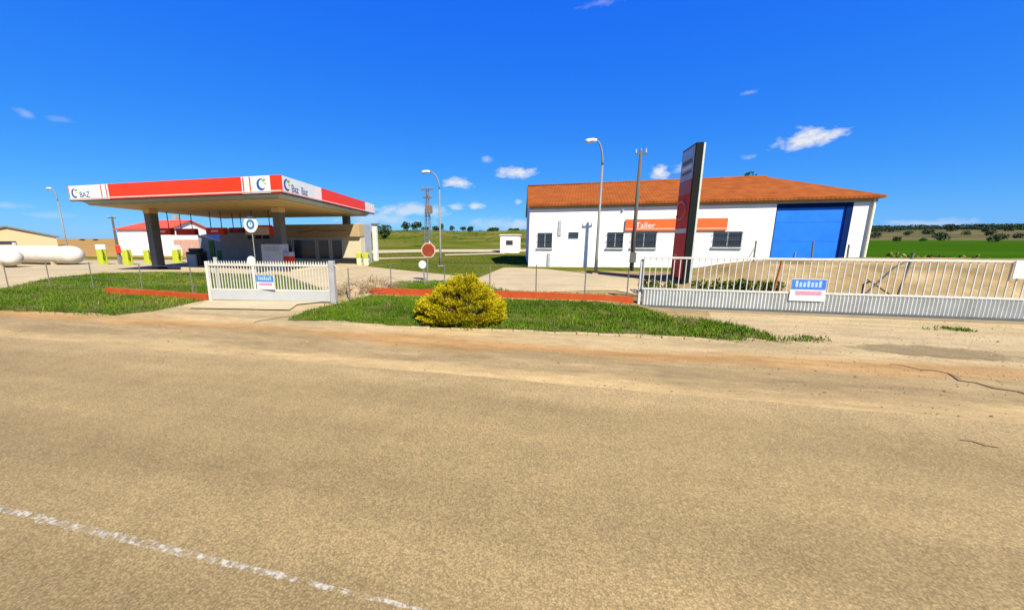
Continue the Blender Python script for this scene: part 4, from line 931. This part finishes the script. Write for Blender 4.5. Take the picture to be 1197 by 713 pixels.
# ------------------------------------------------------------------ road signs
def disc(b, c, r, th, n=32): b.tube([(c[0], c[1], c[2]), (c[0], c[1] + th, c[2])], r, n); return b
p = at(497, 334, 15.9); z = H(p.x, 15.9); hd2 = at(494, 309.3, 15.9)
t = thing('round_sign', 'small round white sign on a slim post below the red sign', 'sign', (p.x, 15.9, z)); q = B(); q.tube([(p.x, 15.93, z - .2), (hd2.x, 15.93, hd2.z + .2)], .035, 8); q.build('post', lamp_grey, t); q = B(); disc(q, (hd2.x, 15.86, hd2.z), .185, .02); q.build('plate', text_white, t)
q = B(); disc(q, (hd2.x, 15.852, hd2.z), .10, .007); q.build('symbol', M('sign faded grey', (.62, .66, .62), .6), t)
Ys = 16.5; p = at(500.5, 332, Ys); z = H(p.x, Ys); c_ = at(500.8, 292.6, Ys)
t = thing('stop_sign', 'faded red octagonal stop sign with a pale rim', 'road sign', (c_.x, Ys, z)); q = B(); q.tube([(c_.x - .12, Ys + .03, z - .2), (c_.x - .02, Ys + .03, c_.z + .3)], .03, 8); q.build('post', lamp_grey, t)
oc = lambda r, y: [(c_.x + r * math.cos(R(22.5 + 45 * k)), y, c_.z + r * math.sin(R(22.5 + 45 * k))) for k in range(8)]
q = B(); q.prism(oc(.375, Ys - .02), (0, .02, 0)); pl = q.build('rim', M('pale rim', (.48, .37, .25), .6), t); q = B(); q.prism(oc(.325, Ys - .026), (0, .005, 0)); q.build('plate', stop_red, t)
text('STOP', .20, (c_.x - .25, Ys - .030, c_.z - .075), (1, 0, 0), (0, 0, 1), M('dark faded letters', (.26, .03, .02), .6), 'lettering', t, .006)
# round sign with blue ring on a pole, and small round white sign behind the gate
Ys = 16.6; c_ = at(293, 262.5, Ys); z = H(c_.x, Ys)
t = thing('round_sign', 'round white sign with a blue ring on a thin pole in front of the kiosk', 'sign', (c_.x, Ys, z)); q = B(); q.tube([(c_.x, Ys + .05, z - .2), (c_.x, Ys + .05, c_.z + .2)], .02, 8); q.build('pole', kiosk_grey, t)
q = B(); disc(q, (c_.x, Ys - .02, c_.z), .43, .05, 40); q.build('plate', fascia_white, t); q = B()
for k in range(32):
    a0, a1 = 2 * math.pi * k / 32, 2 * math.pi * (k + 1) / 32
    P = lambda r, a: (c_.x + r * math.cos(a), Ys - .027, c_.z + r * math.sin(a)); q.prism([P(.14, a0), P(.26, a0), P(.26, a1), P(.14, a1)], (0, .006, 0))
q.build('ring', ring_blue, t)
q = B(); q.prism([(c_.x - .03, Ys - .027, c_.z + .09), (c_.x + .05, Ys - .027, c_.z + .09), (c_.x + .03, Ys - .027, c_.z - .10)], (0, .006, 0)); q.build('symbol', ring_blue, t)
Ys = 13.3; c_ = at(294, 304.8, Ys); z = H(c_.x, Ys)
t = thing('round_sign', 'small plain white round sign rising just above the station gate', 'sign', (c_.x, Ys, z)); q = B(); q.tube([(c_.x, Ys + .03, z - .2), (c_.x, Ys + .03, c_.z)], .055, 8); q.build('post', M('pale post', (.62, .60, .55), .6), t); q = B(); disc(q, (c_.x, Ys - .03, c_.z), .20, .03); q.build('plate', text_white, t)

# ------------------------------------------------------------------ totem
TX, TY, TL, TW, TT = 5.42, 17.0, 1.62, .28, 6.30; z = H(TX, 18) - .3
t = thing('price_totem', 'tall dark red and black station totem standing behind the white fence', 'sign', (TX + TW / 2, TY + TL / 2, z))
q = B(); q.box((TX, TY, z), (TX + TW, TY + TL, TT)); q.build('body', M('totem black', (.010, .013, .012), .6, spec=.04), t, bevel=.015)
q = B(); q.box((TX + TW + .002, TY + .02, z), (TX + TW + .07, TY + TL - .02, TT - .02)); q.build('side_panel', M('totem side pale', (.42, .45, .42), .5), t)
def tz(k): return TT - k * (TT - .9)
def face(name, k0, k1, mat, y0=.06, y1=TL - .04, out=.012):
    q = B(); q.box((TX - out, TY + y0, tz(k1)), (TX - .001, TY + y1, tz(k0))); return q.build(name, mat, t)
f_top = face('price_panel', .012, .255, totem_grey); f_red = face('face_panel', .258, 1.02, totem_red)
for k0, k1, m in ((.10, .13, dark_metal), (.145, .17, text_white), (.185, .205, dark_metal), (.03, .08, sign_sky)):
    q = B(); q.box((TX - .017, TY + .25, tz(k1)), (TX - .0125, TY + TL - .25, tz(k0))); q.build('price_row', m, f_top)
q = B(); q.box((TX - .018, TY + .10, tz(.66)), (TX - .0125, TY + TL - .08, tz(.625))); q.build('band', totem_grey, f_red)
q = B(); q.box((TX - .017, TY + .10, tz(.36)), (TX - .0125, TY + TL - .08, tz(.26))); q.build('band', M('totem mauve', (.30, .10, .11), .5), f_red)
q = B(); pts = [(TX - .014, TY + 1.02 + .62 * math.cos(R(a)), tz(.48) + .38 * math.sin(R(a))) for a in range(40, 330, 15)]; q.tube(pts, .05, 5); q.build('swirl', M('totem pale red', (.44, .12, .08), .5), f_red)
text('D', .55, (TX - .013, TY + 1.3, tz(.90)), (0, -1, 0), (0, 0, 1), M('totem letter', (.62, .40, .34), .5), 'lettering', f_red)

# ------------------------------------------------------------------ gate of the station
GA, GB = g(246, 352, .05), g(394, 355, .05); GA.z = GB.z = 0
gd = (GB - GA).normalized(); gl_ = (GB - GA).length; gz = .06; gtop = 1.62
t = thing('sliding_gate', 'pale grey sliding gate with thin bars at the station entrance', 'gate', (GA.x, GA.y, gz), math.atan2(gd.y, gd.x))
def lb_(x0, y0, z0, x1, y1, z1, name, mat, bev=0): q = B(); q.box((x0, y0, z0), (x1, y1, z1)); return q.build(name, mat, t, local=True, bevel=bev)
lb_(.12, -.03, 0.06, gl_ - .25, .03, .44, 'kick_panel', panel_grey, .008)
lb_(.12, -.035, .445, gl_ - .25, .035, .50, 'middle_rail', fence_paint); lb_(.12, -.035, 1.40, gl_ - .25, .035, 1.45, 'top_rail', fence_paint)
n_ = 40
for k in range(n_ + 1):
    x = .14 + (gl_ - .41) * k / n_; lb_(x - .014, -.014, .502, x + .014, .014, 1.398, 'bar', fence_paint)
lb_(.0, -.06, -.1, .11, .06, gtop - .05, 'post', fence_paint, .01); lb_(.30, .05, -.1, .40, .15, gtop + .1, 'post', galv, .01)
lb_(gl_ - .22, -.07, -.1, gl_ - .02, .11, gtop, 'post', M('post grey', (.28, .28, .28), .6), .015)
cb = B()
for k in range(46):
    x = .15 + (gl_ - .45) * k / 45; cb.prism([(x - .04, -.012, 1.453), (x + .04, -.012, 1.453), (x, -.012, 1.60)], (0, .024, 0))
cb.build('spike_row', M('spikes grey', (.46, .44, .36), .6), t, local=True)
wr = B(); wr.tube([(gl_ - .12, 0, gtop - .05), (gl_ + .18, 0, 1.30), (gl_ + .28, .1, 1.0)], .012, 5); wr.build('wire', galv, t, local=True)
# sign hanging on the gate
def ad_sign(P, Qq, Y, label):
    a, c = at(*P, Y), at(*Qq, Y); t2 = thing('advert_board', label, 'sign', ((a.x + c.x) / 2, Y, c.z)); h_ = a.z - c.z; w_ = c.x - a.x
    q = B(); q.box((a.x, Y, c.z), (c.x, Y + .015, a.z)); bd_ = q.build('board', text_white, t2)
    q = B(); q.box((a.x + .01, Y - .004, c.z + h_ * .52), (c.x - .01, Y - .0005, a.z - .01)); hdn = q.build('header', sign_blue, bd_)
    q = B()
    for k in range(7): x = a.x + w_ * (.12 + .11 * k); q.box((x, Y - .007, c.z + h_ * .64), (x + w_ * .075, Y - .0045, c.z + h_ * (.86 if k % 3 else .92)))
    q.build('lettering', sign_sky, bd_)
    q = B(); q.box((a.x + w_ * .15, Y - .004, c.z + h_ * .26), (c.x - w_ * .1, Y - .0005, c.z + h_ * .46)); q.build('band', sign_pink, bd_)
    for k in range(2): q = B(); q.box((a.x + w_ * .2, Y - .004, c.z + h_ * (.06 + .09 * k)), (c.x - w_ * (.25 - .1 * k), Y - .0005, c.z + h_ * (.09 + .09 * k))); q.build('text_line', M('print grey', (.45, .45, .52), .6), bd_)
Yg = GA.y + (GB.y - GA.y) * .43 - .06
ad_sign((299, 321.5), (321, 338.5), Yg, 'blue and white board with a pink band hung on the station gate')

# ------------------------------------------------------------------ long white fence on the right
FY = 13.95; f0 = 3.15; f1 = 15.6; z = .10
t = thing('bar_fence', 'long white bar fence with a ribbed sheet base along the yard front', 'fence', (f0, FY, z))
q = B(); q.box((f0, FY - .04, 1.80), (f1, FY + .04, 1.87)); q.build('top_rail', fence_paint, t, bevel=.008)
q = B(); q.box((f0, FY - .04, .70), (f1, FY + .04, .76)); q.build('middle_rail', fence_paint, t)
q = B(); x = f0 + .05
rib = .105
while x < f1 - .1:
    q.add([(x, FY - .005, .14), (x + rib * .5, FY - .045, .14), (x + rib, FY - .005, .14), (x, FY - .005, .70), (x + rib * .5, FY - .045, .70), (x + rib, FY - .005, .70)], [(0, 1, 4, 3), (1, 2, 5, 4)]); x += rib
q.box((f0 + .05, FY + .001, .14), (f1, FY + .012, .70)); q.build('ribbed_panel', M('ribbed sheet', (.45, .47, .45), .5, .1, 2, col2=(.31, .325, .30)), t)
q = B(); q.box((f0, FY - .05, .07), (f1, FY + .05, .135)); q.build('bottom_strip', dark_metal, t)  # dark strip between the ribbed sheet and the track
nb = int((f1 - f0) / .193)
for k in range(nb + 1):
    x = f0 + .03 + .193 * k + rng.uniform(-.008, .008); q = B(); q.box((x - .0125, FY - .0125, .761), (x + .0125, FY + .0125, 1.799)); q.build('bar', fence_paint, t)
for x in (f0 - .03, f1 - .12): q = B(); q.box((x - .05, FY + .045, -.1), (x + .05, FY + .145, 1.78)); q.build('post', fence_paint, t, bevel=.01)
q = B(); q.box((f0 - .2, FY - .2, -.05), (f1, FY + .15, .062)); tag(q.build('gate_track', M('track concrete', (.20, .165, .11), .9), bevel=.02), kind='structure')
ad_sign((926, 326), (963, 352.5), FY - .07, 'blue and white board with a pink band hung on the long white fence')
a, c = at(1189, 305, FY - .08), at(1206, 326, FY - .08); tt = thing('advert_board', 'plain white board fixed to the fence at the right edge', 'sign', ((a.x + c.x) / 2, FY - .08, c.z)); q = B(); q.box((a.x, FY - .08, c.z), (c.x, FY - .062, a.z)); q.build('board', text_white, tt); q = B(); q.box((a.x + .1, FY - .062, a.z - .1), (c.x - .1, FY - .045, a.z - .05)); q.build('bracket', galv, tt)

# low terracotta walls under the wire fence
def low_wall(pts, h_, label):
    q = B()
    for p, r in zip(pts, pts[1:]): q.wall(p, r, min(H(*p), H(*r)) - .15, H(*p) + h_, .16, min(H(*p), H(*r)) - .15, H(*r) + h_)
    tag(q.build('low_wall', terracotta), label, 'wall', 'low red walls along the frontage')
lw0 = g(124, 344.5, .02); lw1 = g(241, 352, .02)
low_wall([(lw0.x, lw0.y), ((lw0.x + lw1.x) / 2, (lw0.y + lw1.y) / 2 + .05), (lw1.x, lw1.y)], .24, 'low terracotta wall half sunk in grass left of the station gate')
low_wall([(-7.55, 13.75), (-4, 13.8), (-2.5, 13.85), (0, 13.85), (2.9, 13.9)], .25, 'low terracotta wall running behind the yellow bush to the white fence')
# wire fences: posts and wires
def wire_fence(posts, h_, label, nw=4):
    x0, y0 = posts[0]; t = thing('wire_fence', label, 'fence', (x0, y0, H(x0, y0)), 0, 'thin wire fences on grey posts')
    tops = []
    for (x, y) in posts:
        zz = H(x, y); q = B(); q.tube([(x, y, zz - .2), (x + rng.uniform(-.03, .03), y, zz + h_)], .022, 7); q.build('post', M('fence post grey', (.12, .125, .105), .6), t)
    q = B()
    for k in range(nw):
        f = .12 + .86 * k / (nw - 1)
        for (a, c) in zip(posts, posts[1:]): q.tube([(a[0], a[1], H(*a) + h_ * f), (c[0], c[1], H(*c) + h_ * f)], .004, 3)
    q.build('wire', galv, t); return t
P_ = lambda px, py, Y: (at(px, py, Y).x, Y)
wire_fence([P_(9, 332, 12.2), P_(56, 322, 12.6), P_(110, 339, 12.7), P_(167, 341, 12.3), P_(226, 345, 11.9), (GA.x - .25, 11.85)], 1.28, 'wire fence on slim grey posts across the left grass bank')
wire_fence([(GB.x + .3, 12.5), (at(457, 345, 13.9).x, 13.95), (-4.3, 13.98), (-2.4, 14.0), (-.6, 14.02), (1.2, 14.02), (2.7, 14.05)], 1.28, 'wire fence on slim grey posts above the red wall behind the bush')
# leaning braces behind the white fence
def brace(p0, p1, label):
    t = thing('fence_post', label, 'post', tuple(p0), 0, 'braced steel posts behind the white fence'); q = B(); q.tube([p0, p1], .035, 8); q.build('post', M('fence post grey', (.12, .125, .105)), t); return t
a = at(880, 312, 18.2); b_ = at(884, 281.5, 18.2); t = brace(a - Vector((0, 0, .6)), b_, 'grey braced post standing left of the blue door'); q = B(); q.tube([at(866, 318, 18.2), at(882, 290, 18.2)], .028, 8); q.build('brace', galv, t)
a = at(948, 316, 18.6); b_ = at(951, 282, 18.6); t = brace(a - Vector((0, 0, .6)), b_, 'thin grey post standing in front of the blue door')
a = at(989, 316, 18.6); b_ = at(992.5, 286, 18.6); t = brace(a - Vector((0, 0, .6)), b_, 'short grey post at the right edge of the blue door')
a = at(1048, 345, 15.6); b_ = at(1068, 296, 15.6); t = brace(a - Vector((0, 0, .3)), b_, 'leaning dark grey post with a long diagonal brace on the earth bank'); q = B(); q.tube([at(1012, 343, 15.6), at(1045, 313, 15.6), at(1064, 303, 15.6)], .03, 8); q.build('brace', dark_metal, t)
a = at(906, 330, 15.2); b_ = at(914, 305, 15.2); t = brace(a - Vector((0, 0, .3)), b_, 'rusty leaning post in front of the blue door')
t.children[0].data.materials[0] = rust

# ------------------------------------------------------------------ golden bush
by = 10.3; bx = at(537.5, 380, by).x
t = thing('conifer_bush', 'spreading golden yellow conifer bush on the grass verge by the road', 'bush', (bx, by, 0))
b = B(); st = B(); RX, RY, BH = 1.33, 1.0, 1.30
def env(f):   # radius factor at relative height f
    return lerp_tab([(0, .80), (.12, .98), (.28, 1.0), (.45, .84), (.62, .63), (.8, .42), (.93, .22), (1, .06)], f)
npad = 300
for i in range(npad):
    f = (rng.random() ** 1.15) * .97 + .015; a = rng.uniform(0, 2 * math.pi); rf_ = env(f) * rng.uniform(.66, 1.04)
    cx0 = .17 * f; c = Vector((bx + cx0 + RX * rf_ * math.cos(a), by + RY * rf_ * math.sin(a), .05 + BH * f * .94))
    core_ = Vector((bx + cx0 * .6, by, max(.05, c.z - .35))); outd = (c - core_); outd.normalize()
    if i % 3 == 0: st.tube([Vector((bx, by, .05)), core_, core_.lerp(c, .6), c], .022, 5, .007)
    side = outd.cross(Vector((0, 0, 1))); side = side.normalized() if side.length > .01 else Vector((1, 0, 0))
    big = rng.uniform(.75, 1.25)
    for k in range(34):
        s0 = rng.uniform(-1, 1); l0 = rng.uniform(-.7, .8)
        p = c + side * s0 * .19 * big + outd * l0 * .17 * big * (1 - .4 * abs(s0)) + Vector((0, 0, rng.gauss(0, .035)))
        d = (outd * 1.0 + side * s0 * .7 + Vector((0, 0, rng.uniform(.0, .6)))).normalized()
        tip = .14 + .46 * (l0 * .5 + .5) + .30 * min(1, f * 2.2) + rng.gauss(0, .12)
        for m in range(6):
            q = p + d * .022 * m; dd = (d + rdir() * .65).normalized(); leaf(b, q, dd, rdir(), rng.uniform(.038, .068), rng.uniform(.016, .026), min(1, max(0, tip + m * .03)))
b.build('foliage', bush_leaf, t); st.tube([(bx, by, -.1), (bx + .05, by, .5), (bx + .15, by, 1.1)], .06, 8, .02); st.build('stem', trunk_m, t)

# ------------------------------------------------------------------ dry brush heaps
def brush(cx, cy, rx, ry, hh, n, label):
    z0 = H(cx, cy); t = thing('brush_heap', label, 'brush', (cx, cy, z0), 0, 'heaps of dry cut brush'); b = B()
    for i in range(n):
        a = rng.uniform(0, 6.28); r_ = math.sqrt(rng.random()); x = cx + rx * r_ * math.cos(a); y = cy + ry * r_ * math.sin(a); h_ = hh * (1 - r_ * .8) * rng.uniform(.3, 1.05)
        d = Vector((rng.gauss(0, 1), rng.gauss(0, .7), 0)) * .35; z = H(x, y)
        b.tube([(x, y, z), (x + d.x * .5, y + d.y * .5, z + h_ * .8), (x + d.x, y + d.y, z + h_), (x + d.x * 1.6, y + d.y * 1.6, z + h_ * .75)], rng.uniform(.006, .014), 4, .003)
    b.build('twigs', twig_m, t); 
    m_ = B(); n_ = 14; vs = [(cx, cy, z0 + hh * .5)]; 
    for j in (1, 2, 3):
        for k in range(n_): a = 2 * math.pi * k / n_; x = cx + rx * j / 3 * math.cos(a); y = cy + ry * j / 3 * math.sin(a); vs.append((x, y, H(x, y) + hh * (.42, .22, -.06)[j - 1] * (1 + .3 * mnoise.noise(Vector((x * 3, y * 3, 0))))))
    fs = [(0, 1 + k, 1 + (k + 1) % n_) for k in range(n_)]
    for j in range(2):
        for k in range(n_): fs.append((1 + j * n_ + k, 1 + (j + 1) * n_ + k, 1 + (j + 1) * n_ + (k + 1) % n_, 1 + j * n_ + (k + 1) % n_))
    m_.add(vs, fs); m_.build('soil_mound', M('pale soil', (.27, .20, .115), .95, .2, 3, .5, 20), t, smooth=True)
p = gh(436, 342); brush(p.x - .1, p.y + .3, 1.0, .6, .95, 320, 'pale dry brush heap right of the station gate post')
p = gh(408, 345); brush(p.x, p.y + .3, .7, .5, .8, 200, 'smaller pale dry brush heap against the station gate post')

# ------------------------------------------------------------------ trees, shrubs
def crown(b, c, rx, ry, rz, n, ls, seed, lumps=9):
    cl = []
    r2 = random.Random(seed)
    for i in range(lumps):
        d = rdir(); cl.append((Vector((c[0] + rx * .62 * d.x, c[1] + ry * .62 * d.y, c[2] + rz * .60 * d.z)), r2.uniform(.35, .55)))
    for i in range(n):
        q, s = cl[rng.randrange(lumps)]; d = rdir(); rad = rng.uniform(.55, 1.0) ** .6
        p = q + Vector((d.x * rx * s * rad, d.y * ry * s * rad, d.z * rz * s * rad))
        leaf(b, p, (d + rdir() * .8), rdir(), ls * rng.uniform(.8, 1.6), ls * rng.uniform(.6, 1.0), min(1, max(0, rng.gauss(.5, .25))))
def tree(x, y, h_, w_, label, grp, mat=tree_leaf, n=620, low=.25, name='tree', cat='tree'):
    z = H(x, y); t = thing(name, label, cat, (x, y, z), 0, grp); b = B(); cz = z + h_ * (low + (1 - low) / 2)
    crown(b, (x, y, cz), w_ / 2, w_ / 2, h_ * (1 - low) / 2 * 1.08, n, w_ * .11, int(x * 13 + y)); b.build('crown', mat, t)
    s = B(); tr_ = max(.04, w_ * .035); s.tube([(x, y, z - .3), (x + .03 * w_, y, z + h_ * low), (x - .02 * w_, y, z + h_ * .6)], tr_, 7, tr_ * .5)
    for k in range(3): a = 2.1 * k + x; s.tube([(x + .02 * w_, y, z + h_ * low * .9), (x + .2 * w_ * math.cos(a), y + .2 * w_ * math.sin(a), z + h_ * .62)], tr_ * .5, 5, tr_ * .25)
    s.build('trunk', trunk_m, t)
def march(px, py):
    Y = 25.0
    while Y < 900:
        p = at(px, py, Y)
        if p.z < H(p.x, p.y): return Y
        Y *= 1.006
    return 900
def shrub_px(px, ybot, wpx, label, grp, asp=.62, **k):
    Y = march(px, ybot); a = at(px, ybot, Y); zf = Y * math.cos(YAW) - a.x * math.sin(YAW); pm = FPX / zf
    tree(a.x, Y, wpx / pm * asp, wpx / pm, label, grp, **k)
def tree_px(px, ytop, ybot, wpx, Y, label, grp, **k):
    a = at(px, ytop, Y); zf = Y * math.cos(YAW) - a.x * math.sin(YAW); pm = FPX / zf; z = H(a.x, Y)
    tree(a.x, Y, max(a.z - z, .6), wpx / pm, label, grp, **k)
GH = 'small trees on the skyline behind the field'
for i, (px, yt, w_, Y, lab) in enumerate(((448, 262, 16, 120, 'dark bushy tree just right of the canopy end'), (474, 260.5, 11, 190, 'round dark tree left of the pylon on the skyline'), (487, 259.5, 12, 190, 'round dark tree touching the pylon on its left'),
        (497, 265, 8, 215, 'low dark tree at the foot of the pylon'), (509, 265, 9, 215, 'pale low tree between the pylon and the street lamp'), (516, 262, 6, 205, 'narrow dark tree right behind the pale street lamp'), (528, 264, 6, 215, 'tiny round tree right of the street lamp on the skyline'),
        (541, 265.5, 7, 220, 'tiny low tree halfway along the skyline'), (550, 265, 8, 220, 'small dark tree right of the middle of the skyline'), (577, 267, 14, 222, 'low wide shrub on the skyline left of the white cabin'),
        (601, 268, 12, 222, 'low wide shrub on the skyline above the white cabin'), (97, 282.0, 5, 160, 'tiny lone tree left on the far plain beside the lamp'), (111, 281.0, 5, 160, 'tiny lone tree on the far plain left of the stands'))):
    tree_px(px, yt, 0, w_, Y, lab, GH, n=620, low=.10)
tree_px(873, 201.5, 0, 26, 60, 'treetop showing just above the ridge of the orange roof', 'small trees on the skyline behind the field', n=1600, low=.35)
# shrubs dotted over the slope at the right
GR = 'dark shrubs dotted over the slope beyond the crop field'
shr = [(1021, 276, 13, 230), (1047, 279.5, 10, 205), (1062, 272.5, 9, 260), (1085, 271.5, 12, 265), (1099, 278.5, 16, 205), (1079, 279.5, 7, 200), (1110, 268, 15, 300), (1129, 272, 9, 255), (1158, 273, 11, 250), (1166, 280, 18, 195), (1178, 267.5, 13, 310), (1192, 276, 12, 225), (1040, 268.5, 9, 310), (1150, 268.5, 9, 300)]
words = ['shrub nearest the warehouse corner, on the slope beyond the crop field', 'low shrub at the crop edge, second from the warehouse', 'shrub halfway up the slope above the crop field, near the warehouse', 'wide shrub halfway up the slope right of the leaning post',
         'wide low shrub sitting on the crop edge in the middle', 'tiny shrub on the crop edge beside the wide low shrub', 'wide shrub high on the slope above the middle of the field', 'round shrub midway up the slope, right of the middle',
         'dark shrub midway up the slope above the long flat one', 'long flat shrub at the crop edge towards the right edge', 'shrub high on the slope near the right edge', 'shrub midway on the slope at the right edge of the photo', 'shrub high on the slope near the warehouse', 'small shrub high on the slope right of the middle']
for (px, yt, w_, Y), lab in zip(shr, words): shrub_px(px, yt + 2.8, w_ * .82, 'dark ' + lab if not lab.startswith('dark') else lab, GR, mat=far_leaf, n=420, low=.04, name='shrub', cat='shrub')
# far wood along the skyline at the right: one mass
b = B()
for i in range(900):
    px = rng.uniform(1000, 1330); Y = rng.uniform(330, 470); a = at(px, 266, Y); z = H(a.x, Y); s = rng.uniform(1.7, 3.3)
    if Y < 390 and mnoise.noise(Vector((a.x * .012, Y * .02, 2))) < .05: continue
    for k in range(60):
        d = rdir(); leaf(b, Vector((a.x + d.x * s * 1.3, Y + d.y * s * 1.3, z + s * .65 + d.z * s * .65)), d + rdir(), rdir(), s * .30, s * .26, min(1, max(0, rng.gauss(.35 + .2 * d.z, .2))))
tag(b.build('far_wood', far_leaf), kind='stuff')
b = B()
for i in range(520):
    px = rng.uniform(440, 640); Y = rng.uniform(95, 232); a = at(px, 266, Y); z = H(a.x, Y); s = rng.uniform(.25, .9) * (Y / 230)
    if mnoise.noise(Vector((a.x * .06, Y * .04, 7))) < -.15: continue
    for k in range(14): d = rdir(); leaf(b, Vector((a.x + d.x * s * 1.6, Y + d.y * s, z + s * .5 + d.z * s * .5)), rdir(), rdir(), s * .55, s * .4, rng.random() * .8)
tag(b.build('hill_scrub', tree_leaf), kind='stuff')
# hedge plants behind the white fence
GW = 'leafy green plants behind the white fence'
lab_p = ['leafy plant left of the totem foot behind the white fence', 'broad leafy plant touching the left foot of the totem', 'low leafy plant right of the totem behind the white fence', 'bushy plant behind the fence below the right warehouse window', 'leafy plant behind the fence just left of the blue door', 'low dark plant right at the blue door foot']
for (px, Y, w_, h_), lab in zip(((762, 15.6, 1.0, .85), (783, 15.8, .9, .95), (822, 15.8, .9, .75), (846, 15.7, 1.2, .8), (872, 15.7, 1.0, .7), (902, 15.8, .9, .5)), lab_p):
    a = at(px, 320, Y); tree(a.x, Y, h_ * .62 + .12, w_ * .85, lab, GW, mat=weed_leaf, n=620, low=.02, name='shrub', cat='shrub')
for (px, Y, lab) in ((985, 15.1, 'low weed clump behind the fence right of the blue and white board'), (1000, 15.1, 'low weed clump behind the fence left of the leaning post'), (1014, 15.15, 'low weed clump at the foot of the long diagonal brace')):
    a = at(px, 345, Y); tree(a.x, Y, .42, .6, lab, GW, mat=weed_leaf, n=260, low=.02, name='shrub', cat='shrub')
for (px, Y, w_, h_, lab) in ((1047, 24, 1.6, .9, 'dark bush at the near crop edge left of the leaning post'), (1090, 24, 1.2, .7, 'dark bush at the near crop edge right of the leaning post'), (1135, 23, 1.3, .8, 'dark bush on top of the earth bank towards the right')):
    a = at(px, 305, Y); tree(a.x, Y, h_, w_, lab, GW, mat=weed_leaf, n=300, low=.05, name='shrub', cat='shrub')
